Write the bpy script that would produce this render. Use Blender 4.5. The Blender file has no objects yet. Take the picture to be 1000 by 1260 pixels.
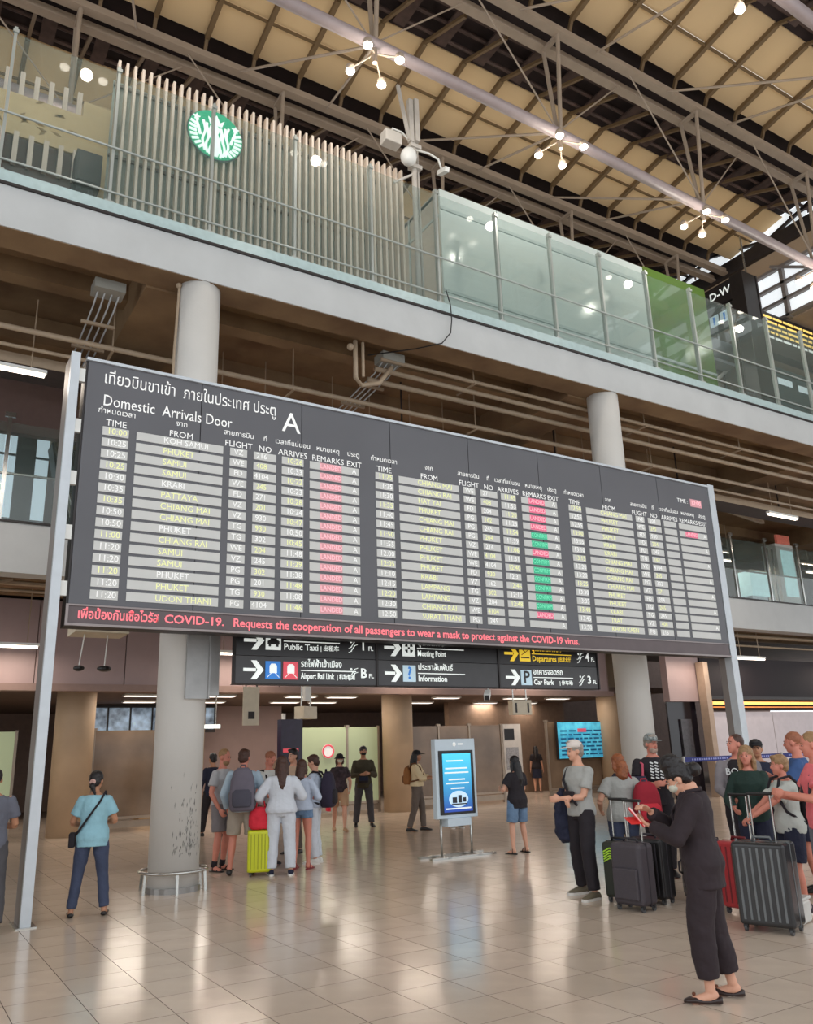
import bpy, bmesh, math, random
from mathutils import Vector, Matrix, noise
random.seed(7)
SC = bpy.context.scene
COL = SC.collection
R = math.radians
PI = math.pi

def lin(c):
    c = c / 255.0
    return c / 12.92 if c <= 0.04045 else ((c + 0.055) / 1.055) ** 2.4

# ---------------------------------------------------------------- camera
cam = bpy.data.cameras.new('camera')
camo = bpy.data.objects.new('camera', cam)
COL.objects.link(camo)
yaw, pit, rol = 0.561215, 0.282745, -0.0317
fwd = Vector((math.sin(yaw) * math.cos(pit), math.cos(yaw) * math.cos(pit), math.sin(pit)))
right = Vector((math.cos(yaw), -math.sin(yaw), 0))
up = right.cross(fwd)
r2 = right * math.cos(rol) + up * math.sin(rol)
u2 = up * math.cos(rol) - right * math.sin(rol)
m = Matrix((r2, u2, -fwd)).transposed().to_4x4()
m.translation = Vector((0, 0, 1.7))
camo.matrix_world = m
cam.sensor_fit = 'HORIZONTAL'
cam.sensor_width = 36
cam.lens = 36 * 1010.4 / 1000
cam.clip_end = 300
SC.camera = camo

# ---------------------------------------------------------------- world, exposure, large lights
SC.view_settings.view_transform = 'Standard'
SC.view_settings.look = 'None'
SC.view_settings.gamma = 1
SC.view_settings.exposure = 0.0
SC.view_settings.use_curve_mapping = False
w = bpy.data.worlds.new('world')
SC.world = w
w.use_nodes = True
bg = w.node_tree.nodes['Background']
bg.inputs[0].default_value = (0.93, 0.97, 1.0, 1)
bg.inputs[1].default_value = 1.5

# ---------------------------------------------------------------- materials
MATS = {}
def mat(name, rgb, rough=0.6, metal=0.0, var=0.06, scale=6.0, bump=0.0, bscale=40.0, emis=0.0, alpha=1.0, trans=0.0, spec=0.5, coat=0.0, rgb2=None, stretch=None):
    """procedural principled material: colour varied by noise, optional fine relief"""
    if name in MATS: return MATS[name]
    mt = bpy.data.materials.new(name)
    mt.use_nodes = True
    nt = mt.node_tree
    b = nt.nodes['Principled BSDF']
    c = [lin(v) for v in rgb]
    tc = nt.nodes.new('ShaderNodeTexCoord')
    mp = nt.nodes.new('ShaderNodeMapping')
    nt.links.new(tc.outputs['Object'], mp.inputs['Vector'])
    if stretch: mp.inputs['Scale'].default_value = stretch
    nz = nt.nodes.new('ShaderNodeTexNoise')
    nz.inputs['Scale'].default_value = scale
    nz.inputs['Detail'].default_value = 4
    nt.links.new(mp.outputs['Vector'], nz.inputs['Vector'])
    rp = nt.nodes.new('ShaderNodeValToRGB')
    rp.color_ramp.elements[0].position = 0.3
    rp.color_ramp.elements[1].position = 0.7
    d = [lin(v) for v in rgb2] if rgb2 else c
    rp.color_ramp.elements[0].color = (*[max(0, v * (1 - var)) for v in (d if rgb2 else c)], 1)
    rp.color_ramp.elements[1].color = (*[min(1, v * (1 + var)) for v in c], 1)
    nt.links.new(nz.outputs['Fac'], rp.inputs['Fac'])
    nt.links.new(rp.outputs['Color'], b.inputs['Base Color'])
    b.inputs['Roughness'].default_value = rough
    b.inputs['Metallic'].default_value = metal
    b.inputs['Specular IOR Level'].default_value = spec
    b.inputs['Coat Weight'].default_value = coat
    b.inputs['Alpha'].default_value = alpha
    b.inputs['Transmission Weight'].default_value = trans
    if emis:
        nt.links.new(rp.outputs['Color'], b.inputs['Emission Color'])
        b.inputs['Emission Strength'].default_value = emis
    if bump:
        n2 = nt.nodes.new('ShaderNodeTexNoise')
        n2.inputs['Scale'].default_value = bscale
        n2.inputs['Detail'].default_value = 5
        nt.links.new(mp.outputs['Vector'], n2.inputs['Vector'])
        bp = nt.nodes.new('ShaderNodeBump')
        bp.inputs['Strength'].default_value = bump
        bp.inputs['Distance'].default_value = 0.02
        nt.links.new(n2.outputs['Fac'], bp.inputs['Height'])
        nt.links.new(bp.outputs['Normal'], b.inputs['Normal'])
    MATS[name] = mt
    return mt

def glass(name, rgb, alpha=0.2, rough=0.03):
    """thin sheet glass: tinted, partly see-through, glossy"""
    if name in MATS: return MATS[name]
    mt = bpy.data.materials.new(name)
    mt.use_nodes = True
    nt = mt.node_tree
    nt.nodes.clear()
    out = nt.nodes.new('ShaderNodeOutputMaterial')
    tr = nt.nodes.new('ShaderNodeBsdfTransparent')
    tr.inputs[0].default_value = (*[lin(v) ** 0.1 for v in rgb], 1)
    df = nt.nodes.new('ShaderNodeBsdfDiffuse')
    df.inputs[0].default_value = (*[lin(v) for v in rgb], 1)
    gl = nt.nodes.new('ShaderNodeBsdfGlossy')
    gl.inputs['Roughness'].default_value = rough
    lw = nt.nodes.new('ShaderNodeLayerWeight')          # reflection grows towards grazing angles, same from both sides
    lw.inputs[0].default_value = 0.5
    pw = nt.nodes.new('ShaderNodeMath'); pw.operation = 'POWER'; pw.inputs[1].default_value = 4.0
    nt.links.new(lw.outputs['Facing'], pw.inputs[0])
    fr = nt.nodes.new('ShaderNodeMath'); fr.operation = 'MULTIPLY_ADD'; fr.inputs[1].default_value = 0.7; fr.inputs[2].default_value = 0.035
    nt.links.new(pw.outputs[0], fr.inputs[0])
    a = nt.nodes.new('ShaderNodeMixShader')
    a.inputs[0].default_value = alpha
    b = nt.nodes.new('ShaderNodeMixShader')
    nt.links.new(tr.outputs[0], a.inputs[1])
    nt.links.new(df.outputs[0], a.inputs[2])
    nt.links.new(fr.outputs[0], b.inputs[0])
    nt.links.new(a.outputs[0], b.inputs[1])
    nt.links.new(gl.outputs[0], b.inputs[2])
    nt.links.new(b.outputs[0], out.inputs[0])
    MATS[name] = mt
    return mt

concrete = mat('fascia_concrete', (192, 194, 194), 0.75, var=0.05, scale=1.5, bump=0.1, bscale=12)
col_conc = mat('column_paint', (214, 212, 208), 0.6, var=0.05, scale=1.2, bump=0.08, bscale=20)
col_tan = mat('tan_column_paint', (178, 152, 124), 0.6, var=0.08, scale=1.5)
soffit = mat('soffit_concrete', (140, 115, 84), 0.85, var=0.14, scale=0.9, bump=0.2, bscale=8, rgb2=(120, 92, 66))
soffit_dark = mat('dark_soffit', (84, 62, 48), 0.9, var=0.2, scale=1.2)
pipe_m = mat('pipe_paint', (165, 145, 122), 0.5, var=0.08)
dark_m = mat('dark_metal', (40, 34, 34), 0.5, var=0.15)
black_m = mat('black_plastic', (22, 20, 22), 0.4, var=0.1)
steel = mat('brushed_steel', (190, 190, 186), 0.25, metal=0.9, var=0.05, scale=20)
alu = mat('painted_aluminium', (196, 202, 208), 0.4, metal=0.2, var=0.04, scale=8)
alu_d = mat('shaded_post_paint', (128, 120, 116), 0.5, var=0.05)  # darker tone for the post sides, their shade put into the colour
white_m = mat('white_paint', (226, 226, 222), 0.5, var=0.03)
mauve = mat('mauve_panel', (164, 142, 140), 0.55, var=0.05, scale=2)
mauve_d = mat('mauve_ledge', (140, 116, 108), 0.6, var=0.05)
truss_m = mat('truss_paint', (160, 143, 126), 0.5, var=0.06, scale=4)
tube_m = mat('tube_paint', (152, 138, 138), 0.45, var=0.05)
cream = mat('roof_fabric', (218, 196, 160), 0.85, var=0.05, scale=0.8)
_nt = cream.node_tree                       # a translucent membrane: daylight comes through it
_tl = _nt.nodes.new('ShaderNodeBsdfTranslucent'); _tl.inputs[0].default_value = (lin(214), lin(192), lin(156), 1)
_mx = _nt.nodes.new('ShaderNodeMixShader'); _mx.inputs[0].default_value = 0.42
_o = _nt.nodes['Material Output']
_nt.links.new(_nt.nodes['Principled BSDF'].outputs[0], _mx.inputs[1]); _nt.links.new(_tl.outputs[0], _mx.inputs[2]); _nt.links.new(_mx.outputs[0], _o.inputs[0])
rib_m = mat('roof_rib_paint', (108, 86, 58), 0.6, var=0.08)
roof_dark = mat('roof_void_dark', (40, 28, 28), 0.9, var=0.3, scale=2)  # shade of the open roof void put into the colour
lamp_m = mat('lamp_glow', (255, 246, 232), emis=9.0, var=0.0)
tubelamp = mat('fluorescent_glow', (255, 240, 224), emis=3.5, var=0.0)
ledwhite = mat('panel_lamp_glow', (255, 244, 232), emis=1.6, var=0.0)
rail_glass = glass('railing_glass', (176, 196, 190), 0.08)
edge_glass = mat('glass_foot_strip', (182, 202, 202), 0.25, var=0.06, scale=10)

# ---------------------------------------------------------------- mesh helpers
class MB:
    def __init__(s): s.v = []; s.f = []; s.mi = []
    def box(s, x0, x1, y0, y1, z0, z1, mi=0):
        n = len(s.v)
        s.v += [(x, y, z) for z in (z0, z1) for y in (y0, y1) for x in (x0, x1)]
        for q in ((0, 2, 3, 1), (4, 5, 7, 6), (0, 1, 5, 4), (2, 6, 7, 3), (0, 4, 6, 2), (1, 3, 7, 5)):
            s.f.append([n + i for i in q]); s.mi.append(mi)
        return s
    def bar(s, p, q, wd=0.05, ht=None, mi=0, up=(0, 0, 1)):
        """rectangular bar between two points"""
        ht = ht or wd
        p, q = Vector(p), Vector(q)
        d = (q - p).normalized()
        u = Vector(up)
        if abs(d.dot(u)) > 0.98: u = Vector((0, 1, 0))
        a = d.cross(u).normalized() * wd / 2
        b = a.cross(d).normalized() * ht / 2
        n = len(s.v)
        for c in (p, q):
            s.v += [tuple(c - a - b), tuple(c + a - b), tuple(c + a + b), tuple(c - a + b)]
        for f in ((0, 1, 2, 3), (7, 6, 5, 4), (0, 4, 5, 1), (1, 5, 6, 2), (2, 6, 7, 3), (3, 7, 4, 0)):
            s.f.append([n + i for i in f]); s.mi.append(mi)
        return s
    def tube(s, pts, r, n=10, mi=0, cap=True, ry=None):
        """round tube along points; r may be a list"""
        pts = [Vector(p) for p in pts]
        rs = r if isinstance(r, (list, tuple)) else [r] * len(pts)
        base = len(s.v)
        ref = None
        for i, p in enumerate(pts):
            d = (pts[min(i + 1, len(pts) - 1)] - pts[max(i - 1, 0)])
            if d.length < 1e-9: d = Vector((0, 0, 1))
            d.normalize()
            if ref is None:
                ref = Vector((1, 0, 0)) if abs(d.x) < 0.8 else Vector((0, 0, 1))
            a = (ref - d * ref.dot(d)).normalized()
            b = d.cross(a)
            ref = a
            for k in range(n):
                t = 2 * PI * k / n
                s.v.append(tuple(p + a * math.cos(t) * rs[i] + b * math.sin(t) * (ry or rs[i])))
        for i in range(len(pts) - 1):
            for k in range(n):
                q = base + i * n
                s.f.append([q + k, q + (k + 1) % n, q + n + (k + 1) % n, q + n + k]); s.mi.append(mi)
        if cap:
            s.f.append([base + k for k in range(n)][::-1]); s.mi.append(mi)
            q = base + (len(pts) - 1) * n
            s.f.append([q + k for k in range(n)]); s.mi.append(mi)
        return s
    def loft(s, rings, n=20, mi=0, pw=1.0):
        """closed loft of ellipses: (x,y,z,rx,ry[,tilt])"""
        base = len(s.v)
        for g in rings:
            x, y, z, rx, ry = g[:5]
            tl = g[5] if len(g) > 5 else 0
            for k in range(n):
                t = 2 * PI * k / n
                c, sn = math.cos(t), math.sin(t)
                if pw != 1.0:
                    c = math.copysign(abs(c) ** pw, c); sn = math.copysign(abs(sn) ** pw, sn)
                s.v.append((x + rx * c, y + ry * sn * math.cos(tl), z + ry * sn * math.sin(tl)))
        for i in range(len(rings) - 1):
            for k in range(n):
                q = base + i * n
                s.f.append([q + k, q + (k + 1) % n, q + n + (k + 1) % n, q + n + k]); s.mi.append(mi)
        s.f.append([base + k for k in range(n)][::-1]); s.mi.append(mi)
        q = base + (len(rings) - 1) * n
        s.f.append([q + k for k in range(n)]); s.mi.append(mi)
        return s
    def ell(s, c, r, n=12, mi=0, rot=None):
        base = len(s.v)
        h = max(6, n // 2 + 1)
        c = Vector(c)
        M3 = rot or Matrix.Identity(3)
        for i in range(1, h):
            ph = PI * i / h
            for k in range(n):
                t = 2 * PI * k / n
                s.v.append(tuple(c + M3 @ Vector((r[0] * math.sin(ph) * math.cos(t), r[1] * math.sin(ph) * math.sin(t), r[2] * math.cos(ph)))))
        for i in range(h - 2):
            for k in range(n):
                q = base + i * n
                s.f.append([q + k, q + n + k, q + n + (k + 1) % n, q + (k + 1) % n]); s.mi.append(mi)
        s.v.append(tuple(c + M3 @ Vector((0, 0, r[2])))); s.v.append(tuple(c + M3 @ Vector((0, 0, -r[2]))))
        t, b = len(s.v) - 2, len(s.v) - 1
        for k in range(n):
            s.f.append([t, base + k, base + (k + 1) % n]); s.mi.append(mi)
            q = base + (h - 2) * n
            s.f.append([b, q + (k + 1) % n, q + k]); s.mi.append(mi)
        return s
    def prism(s, poly, y0, y1, mi=0):
        """polygon in x,z extruded along y"""
        n = len(s.v); k = len(poly)
        s.v += [(x, y0, z) for x, z in poly] + [(x, y1, z) for x, z in poly]
        s.f.append([n + i for i in range(k)]); s.mi.append(mi)
        s.f.append([n + k + i for i in range(k)][::-1]); s.mi.append(mi)
        for i in range(k):
            j = (i + 1) % k
            s.f.append([n + j, n + i, n + k + i, n + k + j]); s.mi.append(mi)
        return s
    def mesh(s, name, mats, smooth=False):
        me = bpy.data.meshes.new(name)
        me.from_pydata(s.v, [], s.f)
        for m_ in (mats if isinstance(mats, (list, tuple)) else [mats]): me.materials.append(m_)
        me.polygons.foreach_set('material_index', s.mi)
        if smooth: me.polygons.foreach_set('use_smooth', [True] * len(s.f))
        me.update()
        return me

def put(name, me, parent=None, loc=(0, 0, 0), rz=0):
    o = bpy.data.objects.new(name, me)
    COL.objects.link(o)
    o.location = loc
    o.rotation_euler = (0, 0, rz)
    if parent: o.parent = parent
    return o
def obj(name, mb, mats, parent=None, loc=(0, 0, 0), rz=0, smooth=False, bevel=0):
    o = put(name, mb.mesh(name, mats, smooth), parent, loc, rz)
    if bevel:
        b = o.modifiers.new('bevel', 'BEVEL'); b.width = bevel; b.segments = 2; b.limit_method = 'ANGLE'
        for p in o.data.polygons: p.use_smooth = False
    return o
def tag(o, label, cat, group=None):
    o['label'] = label; o['category'] = cat
    if group: o['group'] = group
    return o
def struct(name, mb, mats, label=None, parent=None, **k):
    o = obj(name, mb, mats, parent, **k)
    if not parent: o['kind'] = 'structure'
    if label: o['label'] = label
    return o
def thing(name, label, cat, loc=(0, 0, 0), rz=0, group=None):
    o = bpy.data.objects.new(name, None)
    o.empty_display_size = 0.2
    COL.objects.link(o)
    o.location = loc; o.rotation_euler = (0, 0, rz)
    return tag(o, label, cat, group)
def dup(root, loc, rz=None, label=None, group=None):
    """copy a thing with its parts and sub-parts (mesh data shared)"""
    r = root.copy(); COL.objects.link(r); r.location = loc
    if rz is not None: r.rotation_euler = (0, 0, rz)
    if label: r['label'] = label
    if group: r['group'] = group
    for ch in list(root.children):
        c = ch.copy(); COL.objects.link(c); c.parent = r
        for g in list(ch.children):
            d = g.copy(); COL.objects.link(d); d.parent = c
    return r

TXT = {}
def text_mesh(s, mt, size=0.1, depth=0.0, align='CENTER', width=None, spacing=1.0):
    key = (s, mt.name, size, depth, align, width, spacing)
    if key in TXT: return TXT[key]
    cu = bpy.data.curves.new('lettering', 'FONT')
    cu.body = s; cu.size = size; cu.extrude = depth; cu.align_x = align; cu.align_y = 'CENTER'
    cu.resolution_u = 2; cu.offset = size * 0.018 if 'letters' in mt.name or 'sign' in mt.name else 0; cu.space_character = spacing
    o = bpy.data.objects.new('lettering', cu)
    COL.objects.link(o)
    dg = bpy.context.evaluated_depsgraph_get()
    me = bpy.data.meshes.new_from_object(o.evaluated_get(dg))
    bpy.data.objects.remove(o)
    xs = [v.co.x for v in me.vertices]
    if width and xs:
        k = width / max(1e-6, max(xs) - min(xs))
        for v in me.vertices: v.co.x *= k
    for v in me.vertices: v.co = (v.co.x, -v.co.z, v.co.y)   # stand upright, facing -Y
    me.materials.clear(); me.materials.append(mt)
    TXT[key] = me
    return me
def text(name, s, mt, x, y, z, size=0.1, parent=None, align='CENTER', width=None, depth=0.002, spacing=1.0, rz=0):
    return put(name, text_mesh(s, mt, size, depth, align, width, spacing), parent, (x, y, z), rz)
# ================================================================ STRUCTURE
# ---- floor: slab with tiles 0.488 m square
tile_ms = [mat('floor_tile_a', (208, 190, 172), 0.15, var=0.05, scale=3, spec=0.5), mat('floor_tile_b', (204, 186, 168), 0.17, var=0.05, scale=2.2, spec=0.5), mat('floor_tile_c', (212, 193, 175), 0.16, var=0.05, scale=4, spec=0.5)]
grout = mat('floor_grout', (112, 96, 84), 0.8)
floor = struct('floor', MB().box(-14, 48, -6, 34, -0.3, -0.006), grout)
TS = 0.488
tiles = []
for i in range(-12, 60):
    for j in range(-9, 56):
        x0, y0 = 0.02 + i * TS + 0.486, 4.38 - 0.488 * 4 + j * TS
        cx, cy = x0 + TS / 2, y0 + TS / 2
        d = Vector((cx, cy, -1.7)).dot(fwd)
        if d < 0.5: continue
        u = Vector((cx, cy, -1.7)).dot(r2) / d * 1.01
        v = Vector((cx, cy, -1.7)).dot(u2) / d * 1.01
        inview = abs(u) < 0.56 and v > -0.68
        tiles.append((0 if inview else 1, d, x0, y0))
tiles.sort()
def tile_mb(mb, x0, y0, h=0.0):
    e = 0.0016; c = 0.0012
    n = len(mb.v)
    x1, y1 = x0 + TS, y0 + TS
    mb.v += [(x0 + e, y0 + e, -0.006), (x1 - e, y0 + e, -0.006), (x1 - e, y1 - e, -0.006), (x0 + e, y1 - e, -0.006)]
    e += c
    mb.v += [(x0 + e, y0 + e, h), (x1 - e, y0 + e, h), (x1 - e, y1 - e, h), (x0 + e, y1 - e, h)]
    for q in ((4, 5, 6, 7), (0, 1, 5, 4), (1, 2, 6, 5), (2, 3, 7, 6), (3, 0, 4, 7)):
        mb.f.append([n + k for k in q]); mb.mi.append(0 if q[0] == 4 and q[1] == 5 else 3)
tmes = []
for k in range(3):
    mb = MB(); tile_mb(mb, 0, 0); mb.mi = [0] + [1] * 4; tmes.append(mb.mesh('floor_tile', [tile_ms[k], grout]))
for _, d, x0, y0 in tiles[:290]:
    put('floor_tile', random.choice(tmes), floor, (x0, y0, 0))
rest = MB()
for _, d, x0, y0 in tiles[290:]:
    k0 = len(rest.f); tile_mb(rest, x0, y0)
    k = random.randrange(3)
    rest.mi[k0] = k
o = obj('floor_tile_field', rest, tile_ms + [grout], floor); o['kind'] = 'stuff'

# ---- columns (9.1 m grid) with the rings that guard their feet
def column(x, y, r, z1, mt, label, name='column'):
    mb = MB(); mb.loft([(x, y, z, r, r) for z in (0, z1)], n=40)
    return struct(name, mb, mt, label, smooth=False)
def smooth_sides(o):
    for p in o.data.polygons: p.use_smooth = len(p.vertices) == 4
c1 = column(3.56, 11.83, 0.335, 9.05, col_conc, 'round grey column behind the left end of the arrivals board', 'column_1')
c2 = column(12.62, 11.83, 0.335, 9.05, col_conc, 'round grey column behind the right part of the arrivals board', 'column_2')
for o in (c1, c2): smooth_sides(o)
for i, (x, lb) in enumerate(((4.0, 'tan round column left of the frosted glass screens'), (13.2, 'tan round column between the frosted glass screens'), (22.1, 'tan round column beside the blue wall screen'), (8.8, 'shaded round column behind the tour group'))):
    cc = column(x, 21.9 if i != 3 else 28.0, 0.46, 5.2, col_tan, lb, 'column_%d' % (i + 3)); smooth_sides(cc)
# chipped paint low on the near column
chip = mat('chipped_paint', (118, 116, 112), 0.8, var=0.3, scale=30)
mb = MB()
for k in range(120):
    a = -PI / 2 + random.gauss(0.25, 0.28); z = 0.45 + abs(random.gauss(0, 0.42))
    if z > 1.5: continue
    s_ = random.uniform(0.008, 0.024); hh = random.uniform(0.01, 0.05); rr = 0.3365
    pts = [(3.56 + rr * math.cos(a + da), 11.83 + rr * math.sin(a + da), z + dz) for da, dz in ((-s_, 0), (0, -hh), (s_, 0.3 * hh), (0.2 * s_, hh))]
    n = len(mb.v); mb.v += pts; mb.f.append([n, n + 1, n + 2, n + 3]); mb.mi.append(0)
o = obj('chipped_paint', mb, chip, c1)
# folded metal cable cover on the near column
mb = MB()
mb.box(-0.16, 0.16, -0.05, 0.0, 0, 1.35).bar((0.16, -0.04, 0), (0.16, -0.04, 1.35), 0.02, 0.1)
mb.box(0.17, 0.33, 0.0, 0.03, 0.05, 1.35)
cv = tag(obj('cable_cover', mb, mat('galvanised_sheet', (168, 168, 168), 0.45, metal=0.3, var=0.08), None, (3.66, 11.49, 2.48)), 'grey folded metal cable cover fixed to the near column under the board', 'cable cover')
def guard(name, x, y, label):
    t = thing(name, label, 'column guard', (x, y, 0))
    ring = MB(); pts = [(0.44 * math.cos(a), 0.44 * math.sin(a), 0.26) for a in [2 * PI * k / 36 for k in range(37)]]
    ring.tube(pts, 0.022, 8, cap=False); obj('ring', ring, steel, t, smooth=True)
    for k in range(6):
        a = 2 * PI * k / 6 + 0.35
        mb = MB(); mb.bar((0.46 * math.cos(a), 0.46 * math.sin(a), 0), (0.44 * math.cos(a), 0.44 * math.sin(a), 0.25), 0.035, 0.012)
        obj('leg', mb, steel, t)
    mb = MB(); mb.loft([(0, 0, 0.0, 0.36, 0.36), (0, 0, 0.07, 0.36, 0.36)], n=32)
    obj('plinth', mb, mat('plinth_steel', (150, 148, 146), 0.3, metal=0.6), t)
    return t
g1 = guard('column_guard', 3.56, 11.83, 'chrome ring guard around the foot of the near left column')
g2 = dup(g1, (12.62, 11.83, 0), label='chrome ring guard around the foot of the column behind the queue')

# ---- upper deck (edge beam, slab, ribs, crossbeams)
mb = MB(); mb.box(-12, 42, 11.48, 12.04, 9.05, 9.72)
struct('beam_upper_edge', mb, [concrete], 'pale concrete edge beam of the upper deck')
# paint the soffit side darker: thin underside sheet with its shade in the colour
obj('beam_underside', MB().box(-12, 42, 11.5, 12.04, 9.04, 9.05), soffit, bpy.data.objects['beam_upper_edge'])
struct('trim_1', MB().box(-12, 42, 11.44, 11.6, 9.72, 9.76), dark_m)
struct('trim_2', MB().box(-12, 42, 11.52, 11.72, 9.76, 10.0), edge_glass)
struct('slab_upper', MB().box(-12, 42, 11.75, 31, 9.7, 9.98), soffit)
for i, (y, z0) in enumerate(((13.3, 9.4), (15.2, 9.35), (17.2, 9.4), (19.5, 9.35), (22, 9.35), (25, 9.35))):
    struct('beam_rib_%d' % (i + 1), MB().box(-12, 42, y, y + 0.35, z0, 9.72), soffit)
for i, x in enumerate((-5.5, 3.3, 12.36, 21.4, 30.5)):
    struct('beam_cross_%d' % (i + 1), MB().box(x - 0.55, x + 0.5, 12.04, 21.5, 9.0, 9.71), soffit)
# ---- mid deck
mb = MB(); mb.box(-14, 48, 17.0, 17.5, 5.2, 6.18)
struct('beam_mid_edge', mb, concrete, 'pale concrete edge beam of the middle deck')
struct('trim_3', MB().box(-14, 48, 16.95, 17.1, 6.18, 6.22), dark_m)
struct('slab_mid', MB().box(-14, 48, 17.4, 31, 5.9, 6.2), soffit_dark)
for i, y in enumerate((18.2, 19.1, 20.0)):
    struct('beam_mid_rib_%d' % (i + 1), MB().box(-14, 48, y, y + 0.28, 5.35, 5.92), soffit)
# ---- header bulkhead of mauve panels above the ground floor hall
hd = struct('wall_header', MB().box(-14, 20.9, 20.66, 20.9, 3.3, 5.35), mauve_d)
for k in range(17):
    x0 = -13.2 + k * 2.0
    mb = MB().box(x0 + 0.012, x0 + 1.988, 20.6, 20.66, 3.42, 5.34)
    obj('panel', mb, mauve, hd)
obj('ledge', MB().box(-14, 20.95, 20.5, 20.95, 3.26, 3.42), mauve_d, hd)
struct('ceiling_hall', MB().box(-14, 24, 20.95, 34, 3.42, 3.6), mat('hall_ceiling', (96, 78, 68), 0.7, var=0.12, scale=3))
struct('wall_back', MB().box(-14, 48, 33.6, 34, 0, 9.8), mat('hall_back_wall', (128, 108, 100), 0.8, var=0.08))
struct('wall_hall_left', MB().box(-14.3, -14, 17, 34, 0, 9.8), mauve)
hb = struct('wall_hall_rear', MB().box(8.5, 12.5, 29.0, 29.3, 0, 3.42), mauve)
struct('wall_hall_right', MB().box(18.2, 24.0, 26.4, 26.7, 0, 3.42), mat('brown_wall', (132, 108, 90), 0.6, var=0.1))
struct('wall_portal', MB().box(21.2, 22.75, 18.35, 18.6, 2.95, 5.3), mauve, 'mauve wall above the dark doorway beside the column')
dr = struct('door_1', MB().box(21.2, 22.55, 18.5, 18.56, 0, 2.95), mat('dark_door_glass', (26, 22, 28), 0.15, var=0.2), 'dark glass doorway behind the man in the grey cap')
obj('panel', MB().box(21.7, 22.2, 18.44, 18.5, 1.1, 2.4), mat('door_poster', (62, 58, 62), 0.3, var=0.4, scale=12), dr)
struct('trim_4', MB().box(22.55, 22.78, 18.0, 18.3, 0, 4.2), mat('beige_frame', (176, 152, 132), 0.5))
# shop front on the right
sf = struct('wall_shop', MB().box(22.78, 48, 18.3, 18.5, 2.66, 4.4), mat('maroon_panel', (26, 12, 18), 0.7, var=0.3, scale=0.6))
obj('fascia', MB().box(22.78, 48, 18.0, 18.3, 3.0, 3.1), dark_m, sf)
obj('light_strip', MB().box(22.85, 48, 18.02, 18.12, 2.84, 2.93), mat('amber_strip_glow', (255, 178, 96), emis=1.5, var=0.05), sf)
obj('light_strip_lower', MB().box(22.85, 48, 18.02, 18.12, 2.74, 2.77), mat('amber_dim_glow', (230, 140, 70), emis=0.7, var=0.05), sf)
white_wall = mat('shop_white_panel', (206, 196, 200), 0.5, var=0.04)
for k in range(8):
    x0 = 22.85 + k * 3.1
    obj('panel', MB().box(x0, x0 + 3.07, 18.1, 18.2, 0.0, 2.6), white_wall, sf)

# ================================================================ ROOF
TZ = 16.5      # chord height
TY = [1.5, 5.9, 10.36, 14.8, 19.2, 23.6]
NODES = [-7.27 + 4.47 * k for k in range(9)]
XE = 22.0
def truss(idx, y):
    sag = 0
    t = thing('roof_truss', ['', '', '', '', '', ''][idx] or 'truss', 'roof truss', (0, y, 0))
    x0, x1 = -12, XE + 0.04
    for yy in (-0.24, 0.24):
        mb = MB().box(x0, x1, yy - 0.05, yy + 0.05, TZ, TZ + 0.2)
        mb.box(x0, x1, yy - 0.10, yy + 0.10, TZ - 0.02, TZ + 0.03)
        obj('top_chord', mb, truss_m, t)
    mb = MB().tube([(x0, 0, 14.35), (10.63, 0, 14.07), (XE, 0, 13.6)], 0.115, 14)
    obj('bottom_tube', mb, tube_m, t, smooth=True)
    for k, x in enumerate(NODES):
        if x > x1 - 0.3: break
        zt = 14.15 if x < 10.63 else 14.07 - (x - 10.63) * 0.026
        for yy in (-0.24, 0.24):
            mb = MB().tube([(x, yy * 0.2, zt), (x, yy, TZ)], 0.045, 8)
            obj('strut', mb, truss_m, t)
        obj('cross_piece', MB().bar((x, -0.24, TZ - 0.05), (x, 0.24, TZ - 0.05), 0.09), truss_m, t)
        # thin bracing rods towards the next node
        if x + 4.47 < x1:
            mb = MB().tube([(x, 0, zt), (x + 2.23, 0.2, TZ)], 0.018, 6).tube([(x + 4.47, 0, zt - 0.06), (x + 2.23, -0.2, TZ)], 0.018, 6)
            obj('brace_rod', mb, truss_m, t)
    return t
trs = [truss(i, y) for i, y in enumerate(TY)]
for t, lb in zip(trs, ('roof truss overhead nearest the viewer side', 'roof truss crossing the top right corner of the hall', 'long roof truss above the middle row of lamp clusters', 'roof truss running behind the top of the wooden slat screen', 'roof truss over the cafe behind the slat screen', 'rearmost roof truss over the upper deck')): t['label'] = lb
# tie bars from truss to truss (sloping rods across each bay)
for i in range(len(TY) - 1):
    t = thing('tie_rods', 'x', 'tie rods', (0, TY[i], 0))
    for x in NODES:
        if x + 4.47 > XE: break
        zt = 14.1
        mb = MB().tube([(x, 0, zt), (x + 1.1, (TY[i + 1] - TY[i]) - 0.3, TZ)], 0.028, 6)
        obj('rod', mb, truss_m, t)
        mb = MB().tube([(x, 0, zt), (x - 1.1, (TY[i + 1] - TY[i]) - 0.3, TZ)], 0.028, 6)
        obj('rod', mb, truss_m, t)
    t['label'] = ['slender tie rods in the roof bay above the viewer', 'slender tie rods crossing the upper right roof bay', 'slender tie rods in the roof bay above the lamp clusters', 'slender tie rods in the roof bay over the slat screen', 'slender tie rods in the rear roof bay'][i]
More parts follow.
